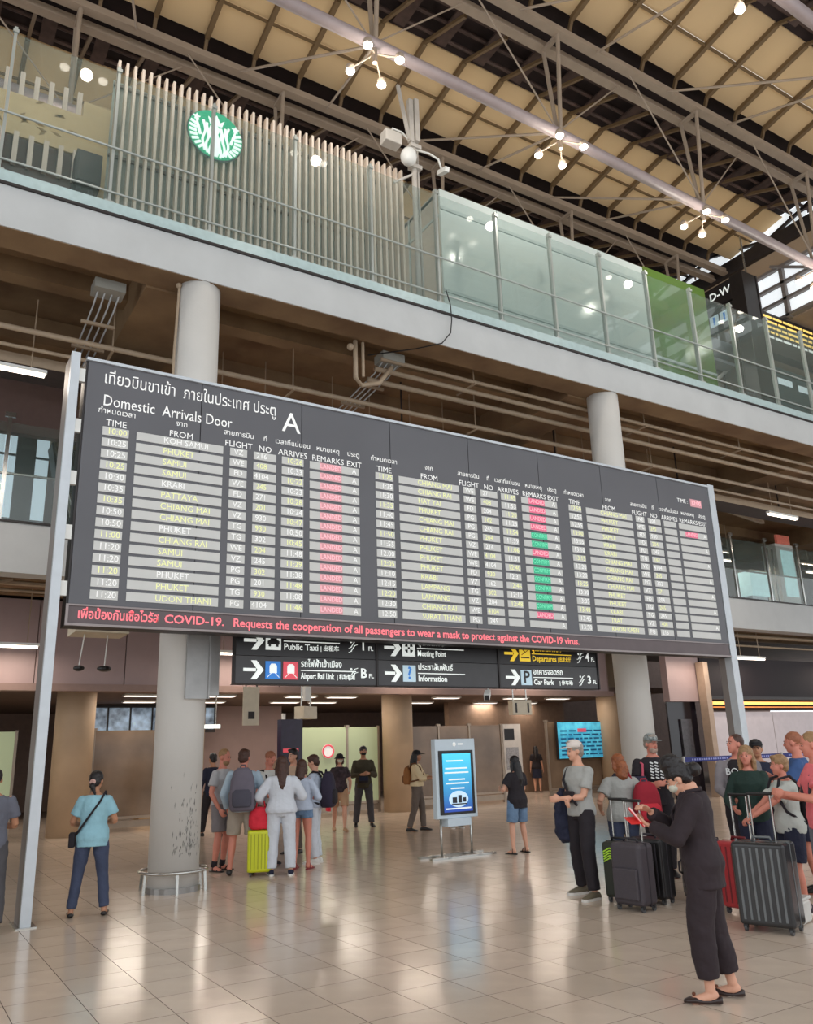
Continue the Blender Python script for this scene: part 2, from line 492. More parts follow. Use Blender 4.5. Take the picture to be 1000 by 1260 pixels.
# fabric bands with ribs, one bay at a time: rising towards the camera
for i in range(len(TY)):
    yl = TY[i] - 0.36            # lower, far edge
    yu = yl - 2.0                # upper, near edge
    zl, zu = TZ + 0.55, TZ + 0.92
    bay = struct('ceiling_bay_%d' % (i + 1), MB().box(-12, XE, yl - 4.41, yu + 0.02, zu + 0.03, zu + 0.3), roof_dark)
    for k in range(34):
        xa = -12 + (k + 0.55) * 1.1175 + 0.02
        if xa + 1.08 > XE + 0.6: break
        for (ya, yb) in ((yl, yl - 0.9), (yl - 0.92, yu)):
            za = zl + (yl - ya) / 2.0 * (zu - zl); zb = zl + (yl - yb) / 2.0 * (zu - zl)
            mb = MB(); n = 0
            mb.v += [(xa, ya, za), (xa + 1.08, ya, za), (xa + 1.08, yb, zb), (xa, yb, zb)]
            mb.v += [(p[0], p[1], p[2] + 0.03) for p in mb.v[:4]]
            mb.f += [[0, 1, 2, 3], [4, 7, 6, 5], [0, 4, 5, 1], [1, 5, 6, 2], [2, 6, 7, 3], [3, 7, 4, 0]]; mb.mi += [0] * 6
            obj('fabric_panel', mb, cream, bay)
        mb = MB().bar((xa - 0.02, yl + 0.0, zl - 0.05), (xa - 0.02, yu, zu - 0.05), 0.10, 0.14)
        mb.bar((xa - 0.02, yu, zu - 0.05), (xa - 0.02, yu - 1.55, TZ + 0.2), 0.07, 0.08)
        mb.bar((xa - 0.02, yl + 0.0, zl - 0.05), (xa - 0.02, yl + 0.12, TZ + 0.22), 0.07, 0.07)
        obj('rib', mb, rib_m, bay)
    obj('closure', MB().box(-12, XE, yl + 0.0, yl + 0.03, zl + 0.02, zu + 0.2), roof_dark, bay)  # dark board added to shut the sky out of the gap
    obj('seam_bar', MB().bar((-12, yl - 0.91, zl + 0.10), (XE, yl - 0.91, zl + 0.10), 0.05, 0.05), rib_m, bay)
    # service pipes and walkway in the dark gap
    mb = MB()
    for q in range(3): mb.tube([(-12, yu - 0.35 - 0.4 * q, 17.3), (XE, yu - 0.35 - 0.4 * q, 17.3)], 0.05, 6)
    for q in range(36): mb.box(-11 + q * 1.1, -10.7 + q * 1.1, yu - 1.3, yu - 0.25, 17.2, 17.25)
    obj('services', mb, mat('roof_services', (70, 52, 46), 0.7, var=0.3), bay)

# gable end: dark beam, glazing above it, tan wall and louvred windows below
ge = struct('wall_gable', MB().box(XE + 0.05, XE + 0.3, -4, 31, 15.9, 16.42), mat('gable_wall', (168, 144, 118), 0.8, var=0.06, scale=0.6), 'tan end wall under the gable glazing')
obj('beam', MB().box(XE - 0.1, XE + 0.3, -4, 31, 16.42, 16.9), dark_m, ge)
sky = mat('daylit_glazing', (226, 232, 236), 0.2, emis=0.85, var=0.04, scale=1)
for k in range(24):
    y0 = -4 + k * 1.42
    obj('pane', MB().box(XE + 0.1, XE + 0.16, y0 + 0.06, y0 + 1.36, 16.95, 17.5), sky, ge)
    if k % 3 == 0: obj('lattice', MB().bar((XE + 0.02, y0, 16.9), (XE + 0.02, y0 + 2.1, 17.5), 0.09).bar((XE + 0.02, y0 + 4.2, 16.9), (XE + 0.02, y0 + 2.1, 17.5), 0.09), dark_m, ge)
for r_ in range(3):
    for k in range(15):
        y0 = -4 + k * 1.2
        obj('pane', MB().box(XE + 0.2, XE + 0.25, y0 + 0.06, y0 + 1.14, 14.22 + r_ * 0.56, 14.7 + r_ * 0.56), sky, ge)
mb = MB()
for r_ in range(4): mb.box(XE + 0.05, XE + 0.25, -4, 14.0, 14.13 + r_ * 0.56, 14.22 + r_ * 0.56)
for k in range(16): mb.box(XE + 0.05, XE + 0.26, -4 + k * 1.2 - 0.06, -4 + k * 1.2 + 0.06, 14.1, 15.9)
for k in range(4): mb.bar((XE - 0.1, 2 + k * 4, 14.2), (XE - 0.1, 5 + k * 4, 15.9), 0.08)
obj('window_frame', mb, mat('window_frame_grey', (120, 112, 108), 0.5), ge)
obj('wall_panel', MB().box(XE + 0.05, XE + 0.3, 14.0, 31, 14.1, 15.9), mat('gable_wall', (0, 0, 0)), ge)
struct('ceiling_sky_block', MB().box(XE + 0.3, 34, -4, 31, 14.1, 14.3), mat('sky_block_paint', (150, 130, 112), 0.8))  # slab added to keep the sky out beyond the gable
struct('wall_end', MB().box(33.8, 34, -4, 31, 9.9, 14.1), mat('end_wall', (160, 148, 138), 0.8))
# ================================================================ LAMPS
def point(name, parent, loc, power, color=(1, 0.93, 0.82), r=0.1):
    l = bpy.data.lights.new(name, 'POINT'); l.energy = power; l.color = color; l.shadow_soft_size = r
    o = bpy.data.objects.new(name, l); o.location = loc; COL.objects.link(o); o.parent = parent
    return o
def cluster(label):
    t = thing('lamp_cluster', label, 'lamp', group='four-lamp clusters under the roof trusses')
    mb = MB()
    for sx, sy in ((-0.33, -0.33), (0.33, -0.33), (-0.33, 0.33), (0.33, 0.33)):
        mb.tube([(0, 0, 0.25), (sx, sy, 0.05)], 0.018, 6)
    mb.tube([(0, 0, 0.05), (0, 0, 0.36)], 0.05, 8)
    obj('lamp_frame', mb, truss_m, t)
    for sx, sy in ((-0.33, -0.33), (0.33, -0.33), (-0.33, 0.33), (0.33, 0.33)):
        h = MB(); h.loft([(sx, sy, 0.0, 0.095, 0.095), (sx, sy, 0.1, 0.08, 0.08), (sx, sy, 0.16, 0.03, 0.03)], n=12)
        hh = obj('lamp_housing', h, truss_m, t, smooth=True)
        obj('bulb', MB().ell((sx, sy, -0.01), (0.085, 0.085, 0.055), 12), lamp_m, hh, smooth=True)
    return t
cl0 = None
names = {1: 'top right corner truss', 2: 'long middle truss', 3: 'truss behind the slat screen'}
for i in (1, 2, 3):
    for k, x in enumerate(NODES):
        if x < 1 or x > 21.5: continue
        zt = (14.15 if x < 10.63 else 14.07 - (x - 10.63) * 0.026) - 0.5
        lb = 'cluster of four lamps under the %s, node %s along' % (names[i], ['one', 'two', 'three', 'four', 'five', 'six', 'seven', 'eight', 'nine'][k])
        if cl0 is None: cl0 = cluster(lb); c = cl0
        else: c = dup(cl0, (0, 0, 0), label=lb)
        c.location = (x, TY[i], zt)
        point('lamp_light', c, (0, 0, -0.3), 32)

def tube_lamp(label, x, y, z, L=1.3, drop=0.5, power=40, group=None, rz=0):
    t = thing('fluorescent_lamp', label, 'lamp', (x, y, z), rz, group)
    obj('housing', MB().box(-L / 2, L / 2, -0.06, 0.06, 0.03, 0.09), white_m, t)
    obj('tube', MB().tube([(-L / 2 + 0.03, -0.03, 0.0), (L / 2 - 0.03, -0.03, 0.0)], 0.022, 8).tube([(-L / 2 + 0.03, 0.03, 0.0), (L / 2 - 0.03, 0.03, 0.0)], 0.022, 8), tubelamp, t)
    mb = MB()
    for sx in (-L / 3, L / 3): mb.tube([(sx, 0, 0.09), (sx, 0, drop)], 0.012, 6)
    obj('rod', mb, pipe_m, t)
    l = bpy.data.lights.new('lamp_light', 'AREA'); l.shape = 'RECTANGLE'; l.size = L; l.size_y = 0.1; l.energy = power; l.color = (1, 0.86, 0.72)
    o = bpy.data.objects.new('lamp_light', l); o.location = (0, 0, -0.03); COL.objects.link(o); o.parent = t
    return t
tube_lamp('fluorescent tube lamp hanging left of the board top', 0.9, 14.0, 8.0, 1.5, 1.4, 60)
tube_lamp('fluorescent tube lamp hanging right of the board top', 21.9, 13.95, 8.0, 1.4, 1.0, 60)
n = 0
for yy, zz, dr_ in ((19.3, 8.2, 1.5), (14.9, 8.6, 1.1)):  # lamp rows added to brighten the space under the upper deck
    for xx in (-4, 5.5, 8, 10, 14.5, 17, 26, 32):
        words = ['far left', 'behind column one', 'left centre', 'centre', 'right centre', 'behind column two', 'right of the posts', 'far right'][n % 8]
        tube_lamp('added upper deck tube lamp in the %s row, %s' % (('rear', 'front')[n // 8], words), xx, yy, zz, 1.4, dr_, 35, 'added tube lamps under the upper deck'); n += 1
for k, (x, y) in enumerate(((2.0, 19.9), (7.5, 19.9), (12.6, 19.9), (17.0, 19.9), (21.9, 17.6), (24.5, 17.6), (30.4, 17.6))):  # lamps added to brighten the area below the middle deck
    tube_lamp('added slim tube lamp under the middle deck, %s' % ['beside the left post', 'above the tour group', 'above the signs', 'right of the signs', 'by the mauve portal wall', 'above the shop corner', 'far right above the shop'][k], x, y, 4.15 if y > 19 else 4.3, 1.5, 1.75 if y > 19 else 1.6, 28)
# flush lamps in the hall ceiling
def panel_lamp(label, x, y, wd=0.9, power=20, z=3.42):
    t = thing('ceiling_lamp', label, 'lamp', (x, y, z), 0, 'flat ceiling lamps of the ground floor hall')
    obj('frame', MB().box(-wd / 2 - 0.04, wd / 2 + 0.04, -0.19, 0.19, -0.05, 0.0), white_m, t)
    obj('diffuser', MB().box(-wd / 2, wd / 2, -0.15, 0.15, -0.062, -0.05), ledwhite, t)
    l = bpy.data.lights.new('lamp_light', 'AREA'); l.shape = 'RECTANGLE'; l.size = wd; l.size_y = 0.28; l.energy = power; l.color = (1, 0.88, 0.76)
    o = bpy.data.objects.new('lamp_light', l); o.location = (0, 0, -0.07); COL.objects.link(o); o.parent = t
for r_, y in enumerate((21.6, 23.6, 26.2)):
    for k, x in enumerate((1.0, 5.4, 7.6, 10.2, 11.6, 15.6, 18.6, 20.6)):
        panel_lamp('flat hall ceiling lamp, %s row, %s' % (('front', 'second', 'third')[r_], ['far left', 'over the left screens', 'over the near column', 'over the tour group', 'over the tan column', 'over the advertising stand', 'over the brown wall', 'over the blue screen'][k]), x + 0.6 * r_, y)

# ================================================================ BOARD
BY = 10.40
bd_m = mat('board_enamel', (92, 92, 97), 0.45, var=0.06, scale=1.0)
slot_m = mat('display_slot', (208, 208, 205), 0.5, var=0.04, scale=3)
tick_m = mat('ticker_panel', (96, 84, 86), 0.5, var=0.06)
yel = mat('yellow_digits', (232, 234, 168), emis=0.35, var=0.0)
whi = mat('white_lettering', (244, 244, 242), 0.5, emis=0.25, var=0.0)
pinkm = mat('pink_lettering', (252, 196, 204), emis=0.4, var=0.0)
pinkp = mat('pink_slot_light', (222, 160, 168), 0.5, emis=0.1, var=0.03)
grn = mat('green_lettering', (120, 226, 186), emis=0.4, var=0.0)
grnp = mat('green_slot_light', (64, 190, 146), 0.5, emis=0.1, var=0.03)
pink2 = mat('deep_pink_slot_light', (236, 112, 146), 0.5, emis=0.1, var=0.03)
redm = mat('red_ticker_letters', (244, 120, 130), emis=0.55, var=0.0)
board = thing('arrivals_board', 'huge grey flight arrivals board with rows of display slots', 'arrivals board', (1.71, BY, 3.27))
def bobj(name, mb, mt): return obj(name, mb, mt, board, (-1.71, -BY, -3.27))
for k in range(8):
    x0 = 1.71 + k * 1.52
    bobj('panel', MB().box(x0 + 0.006, x0 + 1.514, BY + 0.0, BY + 0.2, 3.52, 6.72), bd_m)
bobj('frame', MB().box(1.69, 13.89, BY + 0.02, BY + 0.26, 3.25, 6.735), dark_m)
bobj('frame_top', MB().box(1.69, 13.89, BY - 0.03, BY + 0.26, 6.72, 6.76), alu)
bobj('ticker', MB().box(1.72, 13.86, BY - 0.005, BY + 0.05, 3.29, 3.5), tick_m)
bobj('ticker_frame', MB().box(1.69, 13.89, BY - 0.02, BY + 0.02, 3.495, 3.515).box(1.69, 13.89, BY - 0.02, BY + 0.02, 3.255, 3.285).box(1.69, 1.72, BY - 0.02, BY + 0.02, 3.285, 3.495), mat('ticker_frame_grey', (150, 140, 140), 0.4))
def bt(name, s, mt, x, z, size, **k):
    return text(name, s, mt, x - 1.71, k.pop('y', BY - 0.006) - BY, z - 3.27, size, board, **k)
bt('thai_title', 'เที่ยวบินขาเข้า  ภายในประเทศ ประตู', whi, 3.13, 6.52, 0.24, width=2.4)
bt('english_title', 'Domestic  Arrivals Door', whi, 2.80, 6.2, 0.22, width=1.74)
bt('door_letter', 'A', whi, 4.58, 6.37, 0.44)
bt('ticker_text', 'เพื่อป้องกันเชื้อไวรัส', redm, 2.31, 3.395, 0.16, width=0.96, depth=0.004)
bt('ticker_text', 'COVID-19.', redm, 3.26, 3.39, 0.15, width=0.78, depth=0.004)
bt('ticker_text', 'Requests the cooperation of all passengers to wear a mask to protect against the COVID-19 virus.', redm, 6.85, 3.39, 0.16, width=6.14, depth=0.004)
bt('clock_label', 'TIME :', whi, 13.05, 6.32, 0.12)
bt('clock_digits', '12:00', pinkm, 13.45, 6.32, 0.13)
bobj('clock_slot', MB().box(13.28, 13.62, BY - 0.003, BY, 6.24, 6.40), pinkp)
cols = [[(1.95, 2.28), (2.38, 3.56), (3.66, 3.91), (4.01, 4.35), (4.44, 4.78), (4.88, 5.70)],
        [(5.99, 6.31), (6.41, 7.56), (7.65, 7.89), (8.0, 8.35), (8.43, 8.75), (8.87, 9.68)],
        [(9.96, 10.26), (10.38, 11.55), (11.65, 11.88), (11.98, 12.33), (12.42, 12.77), (12.85, 13.66)]]
sn = ['time_slot', 'origin_slot', 'airline_slot', 'number_slot', 'arrival_slot', 'remarks_slot']
heads = [('กำหนดเวลา', 'TIME'), ('จาก', 'FROM'), ('สายการบิน', 'FLIGHT'), ('ที่', 'NO'), ('เวลาที่แน่นอน', 'ARRIVES'), ('หมายเหตุ', 'REMARKS')]
cities = ['KOH SAMUI', 'PHUKET', 'SAMUI', 'SAMUI', 'KRABI', 'PATTAYA', 'CHIANG MAI', 'CHIANG MAI', 'PHUKET', 'CHIANG RAI', 'SAMUI', 'SAMUI', 'PHUKET', 'PHUKET', 'UDON THANI',
          'CHIANG MAI', 'CHIANG RAI', 'HAT YAI', 'PHUKET', 'CHIANG MAI', 'CHIANG RAI', 'PHUKET', 'PHUKET', 'PHUKET', 'PHUKET', 'KRABI', 'LAMPANG', 'LAMPANG', 'CHIANG RAI', 'SURAT THANI',
          'CHIANG MAI', 'PHUKET', 'PHUKET', 'SAMUI', 'KRABI', 'KRABI', 'CHIANG MAI', 'CHIANG MAI', 'CHIANG RAI', 'CHIANG MAI', 'PHUKET', 'PHUKET', 'KRABI', 'TRAT', 'KHON KAEN']
t1 = ['10:00', '10:25', '10:25', '10:25', '10:30', '10:35', '10:35', '10:50', '10:50', '11:00', '11:20', '11:20', '11:20', '11:20', '11:20',
      '11:25', '11:25', '11:30', '11:35', '11:40', '11:45', '11:50', '11:55', '12:00', '12:05', '12:10', '12:15', '12:20', '12:30', '12:50',
      '12:50', '12:55', '12:55', '13:00', '13:05', '13:10', '13:15', '13:20', '13:20', '13:25', '13:30', '13:35', '13:40', '13:45', '13:50']
rem = ['L'] * 15 + list('LLLLGGLGGGGGGL-') + ['-', 'L'] + ['-'] * 13
slotmesh = {}
for s_ in range(3):
    for c_, (xa, xb) in enumerate(cols[s_]):
        xc = (xa + xb) / 2
        if c_ == 5: xc = xa + 0.30
        th, en = heads[c_]
        bt('thai_heading', th, whi, xc, 6.06, 0.105)
        bt('heading', en, whi, xc, 5.90, 0.125)
        if c_ == 5:
            bt('thai_heading', 'ประตู', whi, xb - 0.09, 6.06, 0.105)
            bt('heading', 'EXIT', whi, xb - 0.08, 5.90, 0.125)
        for r_ in range(15):
            z = 5.785 - r_ * 0.1527
            key = (round(xb - xa, 3),)
            if key not in slotmesh: slotmesh[key] = MB().box(0, xb - xa, -0.008, 0.0, -0.057, 0.057).mesh('slot', slot_m)
            so = put(sn[c_], slotmesh[key], board, (xa - 1.71, 0, z - 3.27))
            k = s_ * 15 + r_
            tz = dict(parent=so, depth=0.001)
            w_ = xb - xa
            if c_ == 0: text('digits', t1[k], whi if r_ % 3 else yel, w_ * 0.55, -0.01, 0, 0.115, **tz)
            elif c_ == 1: text('letters', cities[k], yel if (r_ % 4 or s_) else whi, w_ * 0.30, -0.01, 0, 0.115, align='LEFT', **tz)
            elif c_ == 2: text('letters', random.choice(['PG', 'TG', 'FD', 'WE', 'VZ']), whi, w_ * 0.5, -0.01, 0, 0.11, **tz)
            elif c_ == 3: text('digits', str(random.choice([162, 201, 204, 216, 245, 271, 302, 408, 930, 4104])), yel if r_ % 2 else whi, w_ * 0.35, -0.01, 0, 0.11, **tz)
            elif c_ == 4:
                if s_ == 0 or (s_ == 1 and r_ < 13): text('digits', t1[min(44, k)][:3] + '%02d' % random.randint(5, 55), whi if r_ % 2 else yel, w_ * 0.58, -0.01, 0, 0.115, **tz)
            else:
                rr = rem[k]
                if rr != '-':
                    pm = (pinkp if s_ == 0 else pink2) if rr == 'L' else grnp
                    kk = ('p', pm.name)
                    if kk not in slotmesh: slotmesh[kk] = MB().box(0, 0.36, -0.0095, -0.008, -0.055, 0.055).mesh('slot_light', pm)
                    put('slot_light', slotmesh[kk], so, (w_ * 0.2, 0, 0))
                    text('letters', 'LANDED' if rr == 'L' else 'CONFIRM', pinkm if rr == 'L' else grn, w_ * 0.42, -0.012, 0, 0.10, width=0.34, **tz)
                if s_ < 2 or r_ % 2: text('letters', 'A', whi, w_ * 0.9, -0.01, 0, 0.11, **tz)
# posts that carry the board
def post(label, x, face):
    t = thing('board_post', label, 'post', (x, BY, 0))
    obj('front_profile', MB().box(-0.075, 0.035, -0.02, 0.055, 0, 6.80), alu, t)
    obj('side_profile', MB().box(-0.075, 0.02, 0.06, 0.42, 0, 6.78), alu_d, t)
    for z in (6.5, 5.8, 5.1, 4.4, 3.7):
        if face < 0: obj('bracket', MB().box(0.035, 0.11, 0.0, 0.06, z - 0.09, z + 0.09), white_m, t)
    obj('foot_plate', MB().box(-0.12, 0.09, -0.06, 0.46, 0, 0.012), steel, t)
    return t
post('pale metal post at the left end of the board', 1.575, -1)
pr = thing('board_post', 'pale metal post at the right end of the board', 'post', (13.99, BY, 0))
obj('front_profile', MB().box(-0.09, 0.09, 0.0, 0.16, 0, 6.80), alu, pr)
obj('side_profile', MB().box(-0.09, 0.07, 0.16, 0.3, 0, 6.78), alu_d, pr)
obj('foot_plate', MB().box(-0.15, 0.15, -0.1, 0.4, 0, 0.015), steel, pr)

# ================================================================ HANGING SIGNS
sign_m = mat('sign_face', (30, 26, 28), 0.35, var=0.1)
sign_m2 = mat('sign_face_lower', (58, 56, 58), 0.35, var=0.1)
syel = mat('sign_yellow', (248, 208, 60), 0.5, emis=0.5, var=0)
swhi = mat('sign_white', (238, 244, 240), 0.5, emis=0.45, var=0)
sblu = mat('sign_blue', (52, 128, 210), 0.5, emis=0.3, var=0)
sred = mat('sign_red', (226, 84, 98), 0.5, emis=0.3, var=0)
spale = mat('sign_pale_blue', (190, 214, 226), 0.5, emis=0.3, var=0)
SY = 11.0
def arrow(mb, x, z, s_=0.13):
    mb.box(x - s_, x + s_ * 0.4, -0.012, 0, z - 0.022, z + 0.022)
    mb.prism([(x - 0.02, z + s_), (x + 0.06, z + s_), (x + s_ + 0.04, z), (x + 0.06, z - s_), (x - 0.02, z - s_), (x + s_ - 0.05, z)], -0.012, 0)
def icon(kind, x, z, par, bgm, fgm):
    obj('pictogram', MB().box(x - 0.115, x + 0.115, -0.012, 0, z - 0.125, z + 0.125), bgm, par)
    mb = MB(); y0, y1 = -0.018, -0.012
    if kind == 'taxi':
        mb.prism([(x - 0.09, z - 0.05), (x + 0.09, z - 0.05), (x + 0.09, z), (x + 0.055, z + 0.015), (x + 0.035, z + 0.065), (x - 0.035, z + 0.065), (x - 0.055, z + 0.015), (x - 0.09, z)], y0, y1)
        mb.box(x - 0.025, x + 0.025, y0, y1, z + 0.07, z + 0.095).box(x - 0.075, x - 0.04, y0, y1, z - 0.08, z - 0.05).box(x + 0.04, x + 0.075, y0, y1, z - 0.08, z - 0.05)
    elif kind == 'train':
        mb.prism([(x - 0.055, z - 0.04), (x + 0.055, z - 0.04), (x + 0.055, z + 0.06), (x + 0.03, z + 0.09), (x - 0.03, z + 0.09), (x - 0.055, z + 0.06)], y0, y1)
        mb.bar((x - 0.03, y0 + 0.003, z - 0.04), (x - 0.09, y0 + 0.003, z - 0.1), 0.016, 0.006).bar((x + 0.03, y0 + 0.003, z - 0.04), (x + 0.09, y0 + 0.003, z - 0.1), 0.016, 0.006)
    elif kind == 'meet':
        for a in (PI / 4, 3 * PI / 4, 5 * PI / 4, 7 * PI / 4):
            c, s_ = math.cos(a), math.sin(a)
            mb.prism([(x + c * 0.03 - s_ * 0.0, z + s_ * 0.03), (x + c * 0.07 + s_ * 0.035, z + s_ * 0.07 - c * 0.035), (x + c * 0.085, z + s_ * 0.085), (x + c * 0.07 - s_ * 0.035, z + s_ * 0.07 + c * 0.035)], y0, y1)
        mb.box(x - 0.018, x + 0.018, y0, y1, z - 0.018, z + 0.018)
    elif kind == 'info':
        par2 = par
    elif kind == 'plane':
        mb.prism([(x - 0.09, z - 0.075), (x + 0.09, z - 0.075), (x + 0.09, z - 0.055), (x - 0.09, z - 0.055)], y0, y1)
        mb.bar((x - 0.08, y0 + 0.003, z - 0.02), (x + 0.085, y0 + 0.003, z + 0.075), 0.03, 0.006)
        mb.bar((x + 0.0, y0 + 0.003, z + 0.03), (x - 0.06, y0 + 0.003, z + 0.075), 0.025, 0.006)
    if mb.v: obj('pictogram_figure', mb, fgm, par)
    if kind == 'info': text('letters', '?', fgm, x, -0.016, z, 0.26, par)
    if kind == 'park': text('letters', 'P', fgm, x, -0.016, z, 0.28, par)
def escal(mb, x, z, up=1):
    for d in (-0.03, 0.03):
        mb.bar((x - 0.07, -0.008, z - 0.07 + d), (x - 0.02, -0.008, z - 0.05 + d), 0.018, 0.008)
        mb.bar((x - 0.03, -0.008, z - 0.05 + d), (x + 0.03, -0.008, z + 0.03 + d), 0.018, 0.008)
        mb.bar((x + 0.02, -0.008, z + 0.03 + d), (x + 0.08, -0.008, z + 0.05 + d), 0.018, 0.008)
    mb.ell((x - 0.03, -0.006, z + 0.06), (0.02, 0.006, 0.02), 8)
def sign_unit(x0, x1, label, rows):
    t = thing('hanging_sign', label, 'sign', (x0, SY, 2.66))
    for i, (z0, z1, fm) in enumerate(((0.0, 0.385, sign_m2), (0.385, 0.82, sign_m))):
        obj('panel', MB().box(0.01, x1 - x0 - 0.02, 0, 0.16, z0 + 0.004, z1 - 0.004), fm, t)
    obj('frame', MB().box(0.005, x1 - x0 - 0.005, 0.01, 0.18, -0.01, 0.0).box(x1 - x0 - 0.03, x1 - x0 - 0.005, -0.02, 0.19, -0.01, 0.82), dark_m, t)
    mb = MB()
    for sx in (0.2, x1 - x0 - 0.3): mb.tube([(sx, 0.1, 0.8), (sx, 0.1, 1.3), (sx, -0.33, 1.3)], 0.015, 6)
    obj('hanger_rod', mb, steel, t)
    for (z, mt, icons, th, en, cjk, num) in rows:
        mb = MB(); arrow(mb, 0.25, z)
        x = 0.56
        obj('arrow', mb, mt, t)
        for (kd, b_, f_) in icons: icon(kd, x, z, t, b_, f_); x += 0.27
        x -= 0.11
        text('thai_lettering', th, mt, x, -0.006, z + 0.10, 0.135, t, align='LEFT', width=0.52 if len(th) < 10 else 0.66)
        obj('underline', MB().box(x, x + 0.9, -0.01, 0, z + 0.0, z + 0.014), mt, t)
        text('lettering', en, mt, x, -0.006, z - 0.075, 0.125, t, align='LEFT', width=min(0.54, 0.056 * len(en)))
        if cjk: text('chinese_lettering', '| ' + cjk, mt, x + 0.58, -0.006, z - 0.08, 0.085, t, align='LEFT', width=0.30)
        if num:
            mb = MB(); escal(mb, x1 - x0 - 0.43, z - 0.02); obj('escalator_mark', mb, swhi, t)
            text('digits', num, swhi, x1 - x0 - 0.25, -0.006, z - 0.02, 0.2, t)
            text('lettering', 'FL', swhi, x1 - x0 - 0.12, -0.006, z - 0.055, 0.09, t)
    return t
sign_unit(4.04, 6.31, 'black hanging sign with arrows for Public Taxi and Airport Rail Link', [(0.60, swhi, [('taxi', swhi, sign_m)], 'รถแท็กซี่', 'Public Taxi', '出租车', '1'), (0.19, swhi, [('train', sblu, swhi), ('train', sred, swhi)], 'รถไฟฟ้าเข้าเมือง', 'Airport Rail Link', '机场轨道', 'B')])
sign_unit(6.31, 8.65, 'black hanging sign with arrows for Meeting Point and Information', [(0.58, swhi, [('meet', swhi, sign_m)], 'จุดนัดพบ', 'Meeting Point', '', ''), (0.19, swhi, [('info', spale, sblu)], 'ประชาสัมพันธ์', 'Information', '', '')])
sign_unit(8.65, 10.91, 'black hanging sign with a yellow Departures row above a Car Park row', [(0.57, syel, [('plane', syel, sign_m)], 'ผู้โดยสารขาออก', 'Departures', '出发大厅', '4'), (0.17, swhi, [('park', spale, sign_m)], 'อาคารจอดรถ', 'Car Park', '停车场', '3')])

# ================================================================ UPPER RAILING
rail_steel = mat('railing_paint', (172, 177, 172), 0.35, metal=0.3, var=0.04)
XR = [-4.0, -2.5, -1.05, 0.45, 2.0, 3.6, 5.13, 6.7, 8.2, 9.72, 11.22, 12.72, 14.24, 15.82, 17.35, 18.85, 20.4, 21.9, 23.4, 24.9, 26.4]
ra = thing('glass_railing', 'tall glass railing with steel posts along the upper deck edge', 'railing', (0, 11.6, 9.98))
for i, x in enumerate(XR):
    mb = MB().box(x - 0.022, x + 0.022, -0.05, 0.05, 0.0, 2.62).box(x - 0.07, x + 0.07, -0.07, 0.07, 0.0, 0.05)
    mb.box(x - 0.04, x + 0.04, -0.075, -0.03, 2.5, 2.56)
    obj('railing_post', mb, rail_steel, ra)
    if i + 1 < len(XR):
        x2 = XR[i + 1]
        obj('glass_pane', MB().box(x + 0.03, x2 - 0.03, -0.012, 0.0, 0.06, 2.52), rail_glass, ra)
        obj('handrail', MB().tube([(x, -0.07, 1.02), (x2, -0.07, 1.02)], 0.018, 8), rail_steel, ra)
        obj('lower_rail', MB().tube([(x, -0.07, 0.2), (x2, -0.07, 0.2)], 0.017, 8), rail_steel, ra)

# ================================================================ SLAT SCREEN + LOGO
wood = mat('pale_wood', (226, 210, 194), 0.6, var=0.1, scale=3, stretch=(8, 8, 0.6))
wood_side = wood
sl = thing('slat_screen', 'tall screen of pale wooden slats with a round cafe emblem', 'screen', (2.1, 12.2, 9.98))
slm = MB().box(-0.022, 0.022, -0.04, 0.09, 0.08, 3.33).mesh('slat', wood)
for k in range(43): put('slat', slm, sl, (k * 0.1355, 0, 0))
obj('backing_glass', MB().box(-0.05, 5.75, 0.16, 0.18, 0.05, 3.05), mat('screen_backing', (158, 164, 156), 0.4, var=0.05), sl)
mb = MB()
for z in (0.1, 1.45, 2.9): mb.box(-0.05, 5.75, 0.09, 0.13, z, z + 0.05)
obj('batten', mb, mat('screen_batten', (120, 112, 104), 0.6), sl)
# round emblem: green disc, crowned long-haired figure in white
lg_g = mat('emblem_green', (40, 172, 128), 0.4, emis=0.35, var=0.02)
lg_w = mat('emblem_white', (240, 252, 248), 0.4, emis=0.75, var=0.0)
lg = thing('cafe_emblem', 'round green and white illuminated cafe emblem on the slat screen', 'emblem', (3.8, 12.14, 12.42))
RD = 0.50
mb = MB(); mb.prism([(RD * math.cos(a), RD * math.sin(a)) for a in [2 * PI * k / 40 for k in range(40)]], -0.06, 0.0)
obj('disc', mb, lg_g, lg)
mb = MB()
def ribbon(pts, w0, w1=None, y=-0.072):
    w1 = w1 or w0
    for i in range(len(pts) - 1):
        a = pts[i]; b = pts[i + 1]
        ww = w0 + (w1 - w0) * i / (len(pts) - 1)
        mb.bar((a[0], y, a[1]), (b[0], y, b[1]), ww, 0.02, up=(0, 1, 0))
for s_ in (-1, 1):
    for j, x in enumerate((0.085, 0.15, 0.215)):       # flowing hair
        ribbon([(s_ * (x + 0.022 * math.sin(t * 9 + j)), 0.16 - t * 0.62 + 0.03 * j) for t in [q / 12 for q in range(13)]], 0.042)
    for j in range(7):                                  # banded tails at the rim
        a = -0.9 + j * 0.2
        ribbon([(s_ * 0.35 * math.cos(a), 0.35 * math.sin(a) - 0.02), (s_ * 0.485 * math.cos(a), 0.485 * math.sin(a))], 0.045)
    ribbon([(s_ * 0.28, -0.1), (s_ * 0.33, 0.08), (s_ * 0.36, 0.2)], 0.05, 0.02)
    # stars
    cx, cz = s_ * 0.36, 0.245
    pts = []
    for q in range(10):
        rr = 0.075 if q % 2 == 0 else 0.03
        pts.append((cx + rr * math.sin(q * PI / 5), cz + rr * math.cos(q * PI / 5)))
    mb.prism(pts[::-1], -0.08, -0.06)
